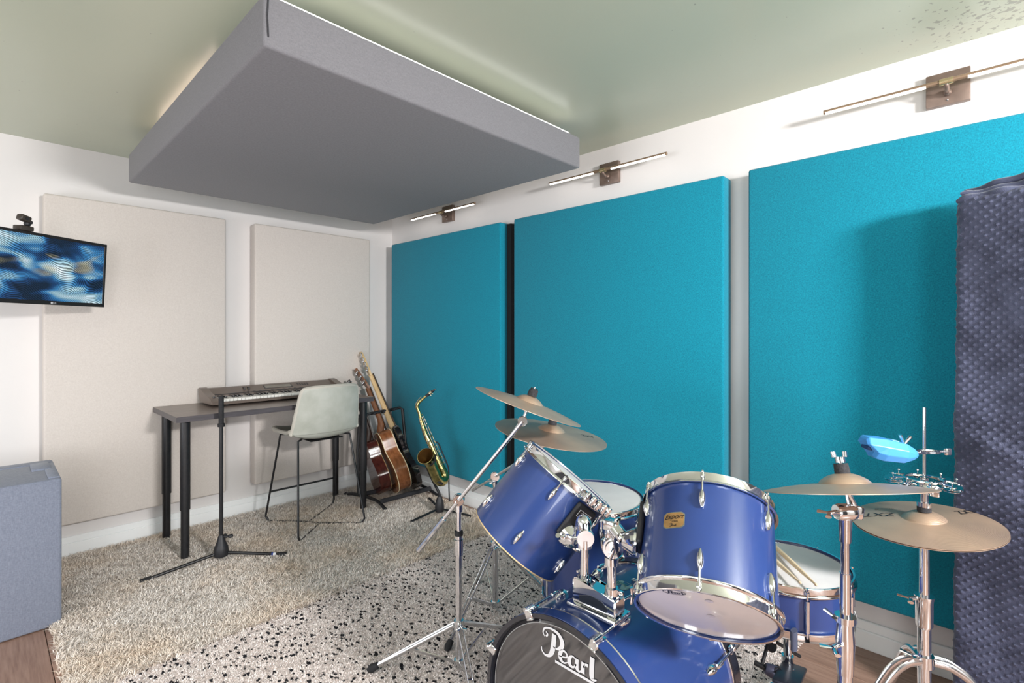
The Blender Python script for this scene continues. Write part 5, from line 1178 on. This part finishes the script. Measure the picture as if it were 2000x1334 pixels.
# kick pedal gear right of the bass drum
t = thing('kick_pedal', 'black jointed kick pedal linkage on the rug right of bass drum', 'pedal', tuple(at(1515, 1300, 1.62)))
K = lambda x, y, d: at(x, y, d)
bm = bmesh.new(); tube(bm, [K(1502, 1250, 1.66), K(1487, 1302, 1.60)], .0055, 12); obj('beater_shaft', bm, black, t)
bm = bmesh.new(); tube(bm, [K(1473, 1294, 1.60), K(1496, 1306, 1.58)], .0075, 14); obj('axle', bm, black, t)
bm = bmesh.new(); A0, A1 = K(1494, 1304, 1.58), K(1536, 1326, 1.56); tube(bm, smoothpath([A0, A0.lerp(A1, .25), A0.lerp(A1, .7), A1]), lerpl([.014, .019, .022, .020], 19), 16); cst = obj('cast_housing', bm, mat('graphite_casting', srgb(70, 72, 92), .35, .5), t)
pm_ = A0.lerp(A1, .55); bm = bmesh.new(); lathe(bm, [(0, .016), (.007, .016), (.010, .019), (.012, .023), (.014, .022)], 20, align(V((-.5, -.5, .7)), pm_)); obj('adjuster', bm, blackp, cst)
bm = bmesh.new(); tube(bm, [K(1514, 1253, 1.70), K(1562, 1282, 1.74)], .0058, 12); obj('drive_shaft', bm, black, t)
bm = bmesh.new(); c = K(1507, 1262, 1.68); ell(bm, c, (.016, .016, .020)); obj('felt_beater', bm, felt, t)
P0, P1 = K(1552, 1300, 1.62), K(1530, 1345, 1.44)
bm = bmesh.new(); d = (P1 - P0).normalized(); s = d.cross(V((0, 0, 1))).normalized(); u_ = s.cross(d)
vsb = []
Mp = MX(((d.x, s.x, u_.x, P0.x), (d.y, s.y, u_.y, P0.y), (d.z, s.z, u_.z, P0.z), (0, 0, 0, 1)))
box(bm, (0, -.035, -.006), (.20, .035, .006), .005, 2, Mp)
obj('footboard', bm, mat('dark_footboard', srgb(52, 54, 66), .3, .6), t)
F0 = K(1512, 1320, 1.6); bm = bmesh.new(); box(bm, (F0.x - .04, F0.y - .03, .006), (F0.x + .10, F0.y + .05, .022), .004, 1); tube(bm, [(F0.x + .02, F0.y, .02), tuple(A1)], .010, 10); obj('base_frame', bm, black, t)

# ------------------------------------------------------------------ quilted cover at right
def quilt_mat():
    m = mat('slate_blue_minky_plush', srgb(58, 62, 86), .6, var=.12, vscale=14, bump=.8, bscale=420, sheen=.45, detail=6, col2=srgb(82, 87, 114))
    m.node_tree.nodes['Principled BSDF'].inputs['Sheen Roughness'].default_value = .35; return m
quilt = quilt_mat()
Q0 = at(1862, 646, 1.72); Q0.z = 0
fd = (rgt * .40 - fwd).normalized()                # along the visible face, towards the camera side
fn = V((-fd.y, fd.x, 0)); 
if fn.dot(-Q0) < 0: fn = -fn
WQ, HQ, TQ = .95, 1.775, .14
t = thing('covered_sound_screen', 'tall screen draped in slate blue dimpled plush blanket at right edge', 'sound screen', (Q0.x, Q0.y, 0))
nu, nv = 250, 420
us = np.linspace(0, WQ, nu); vs2 = np.linspace(.015, HQ, nv); Ug, Vg = np.meshgrid(us, vs2)
sp = .0235
def dots(off):
    a = (Ug + off) / (sp * 1.25); b = Vg / (sp * 1.25); a2 = a + b; b2 = a - b
    fa = (a2 / 1.0 - np.round(a2)); fb = (b2 - np.round(b2)); r2 = fa ** 2 + fb ** 2
    return np.exp(-r2 / .035)
wr = .007 * np.sin(Ug * 9 + 2.2 * np.sin(Vg * 3.1)) + .0035 * np.sin(Vg * 7 + 3 * np.sin(Ug * 6)) + .0014 * np.sin(Ug * 31 + Vg * 13 + 2 * np.sin(Vg * 5)) + .006 * np.exp(-((Ug * .45 + Vg - 1.02) / .03) ** 2)
hm_ = .0058 * dots(0) + wr
fade = np.clip(Ug / .02, 0, 1) ** .5; hm_ = hm_ * 1 - .016 * (1 - fade) + .006
ftop = np.clip((HQ - Vg) / .025, 0, 1) ** .5; hm_ = hm_ - .012 * (1 - ftop)
edge_w = .0015 * np.sin(Vg * 23) + .0012 * np.sin(Vg * 57 + 1)
Xg = Q0.x + fd.x * (Ug + edge_w * (1 - Ug / WQ)) + fn.x * hm_; Yg = Q0.y + fd.y * (Ug + edge_w * (1 - Ug / WQ)) + fn.y * hm_
topw = (.010 * np.sin(Ug * 17) + .006 * np.sin(Ug * 41)) * np.clip((Vg - 1.6) / .17, 0, 1)
co = np.stack([Xg, Yg, Vg + topw], -1).reshape(-1, 3)
me = bpy.data.meshes.new('blanket_face'); i = np.arange((nv - 1) * (nu - 1)); r_ = i // (nu - 1); c_ = i % (nu - 1); b0 = r_ * nu + c_
me.from_pydata(co.tolist(), [], np.stack([b0, b0 + 1, b0 + nu + 1, b0 + nu], 1).tolist()); me.update()
if me.polygons[0].normal.dot(fn) < 0: me.flip_normals()
obj('blanket_face', me, quilt, t)
bm = bmesh.new(); base_c = Q0 - fn * (TQ / 2 + .006)
Mq = MX(((fd.x, -fn.x, 0, Q0.x), (fd.y, -fn.y, 0, Q0.y), (0, 0, 1, 0), (0, 0, 0, 1)))
box(bm, (.004, .010, .004), (WQ, TQ, HQ - .008), .012, 3, Mq); obj('core', bm, quilt, t)
for k, (z0, z1, x0, y0) in enumerate(((HQ - .012, HQ + .014, .006, .004), (HQ + .010, HQ + .032, .016, .012), (HQ + .028, HQ + .050, .012, .030))):
    bm = bmesh.new(); n = 60; sec_ = 10; rings = []
    for i in range(n + 1):
        x = x0 + (WQ - x0) * i / n; wv = .004 * math.sin(x * 23 + k * 2) + .003 * math.sin(x * 61 + k)
        hh = (z1 - z0) / 2 * (1 if 0 < i else .55); zc = (z0 + z1) / 2 + wv + x * .03; ring = []
        for q in range(sec_ + 1):
            a = -PI / 2 + PI * q / sec_; ring.append(bm.verts.new(Mq @ V((x, y0 + .010 - math.cos(a) * .010 - wv, zc + hh * math.sin(a)))))
        ring.append(bm.verts.new(Mq @ V((x, TQ, zc + hh)))); ring.append(bm.verts.new(Mq @ V((x, TQ, zc - hh)))); rings.append(ring)
    for A, B in zip(rings[:-1], rings[1:]):
        m_ = len(A)
        for q in range(m_): bm.faces.new((A[q], A[(q + 1) % m_], B[(q + 1) % m_], B[q]))
    bm.faces.new(rings[0][::-1]); bm.faces.new(rings[-1]); obj('folded_layer', bm, quilt, t)
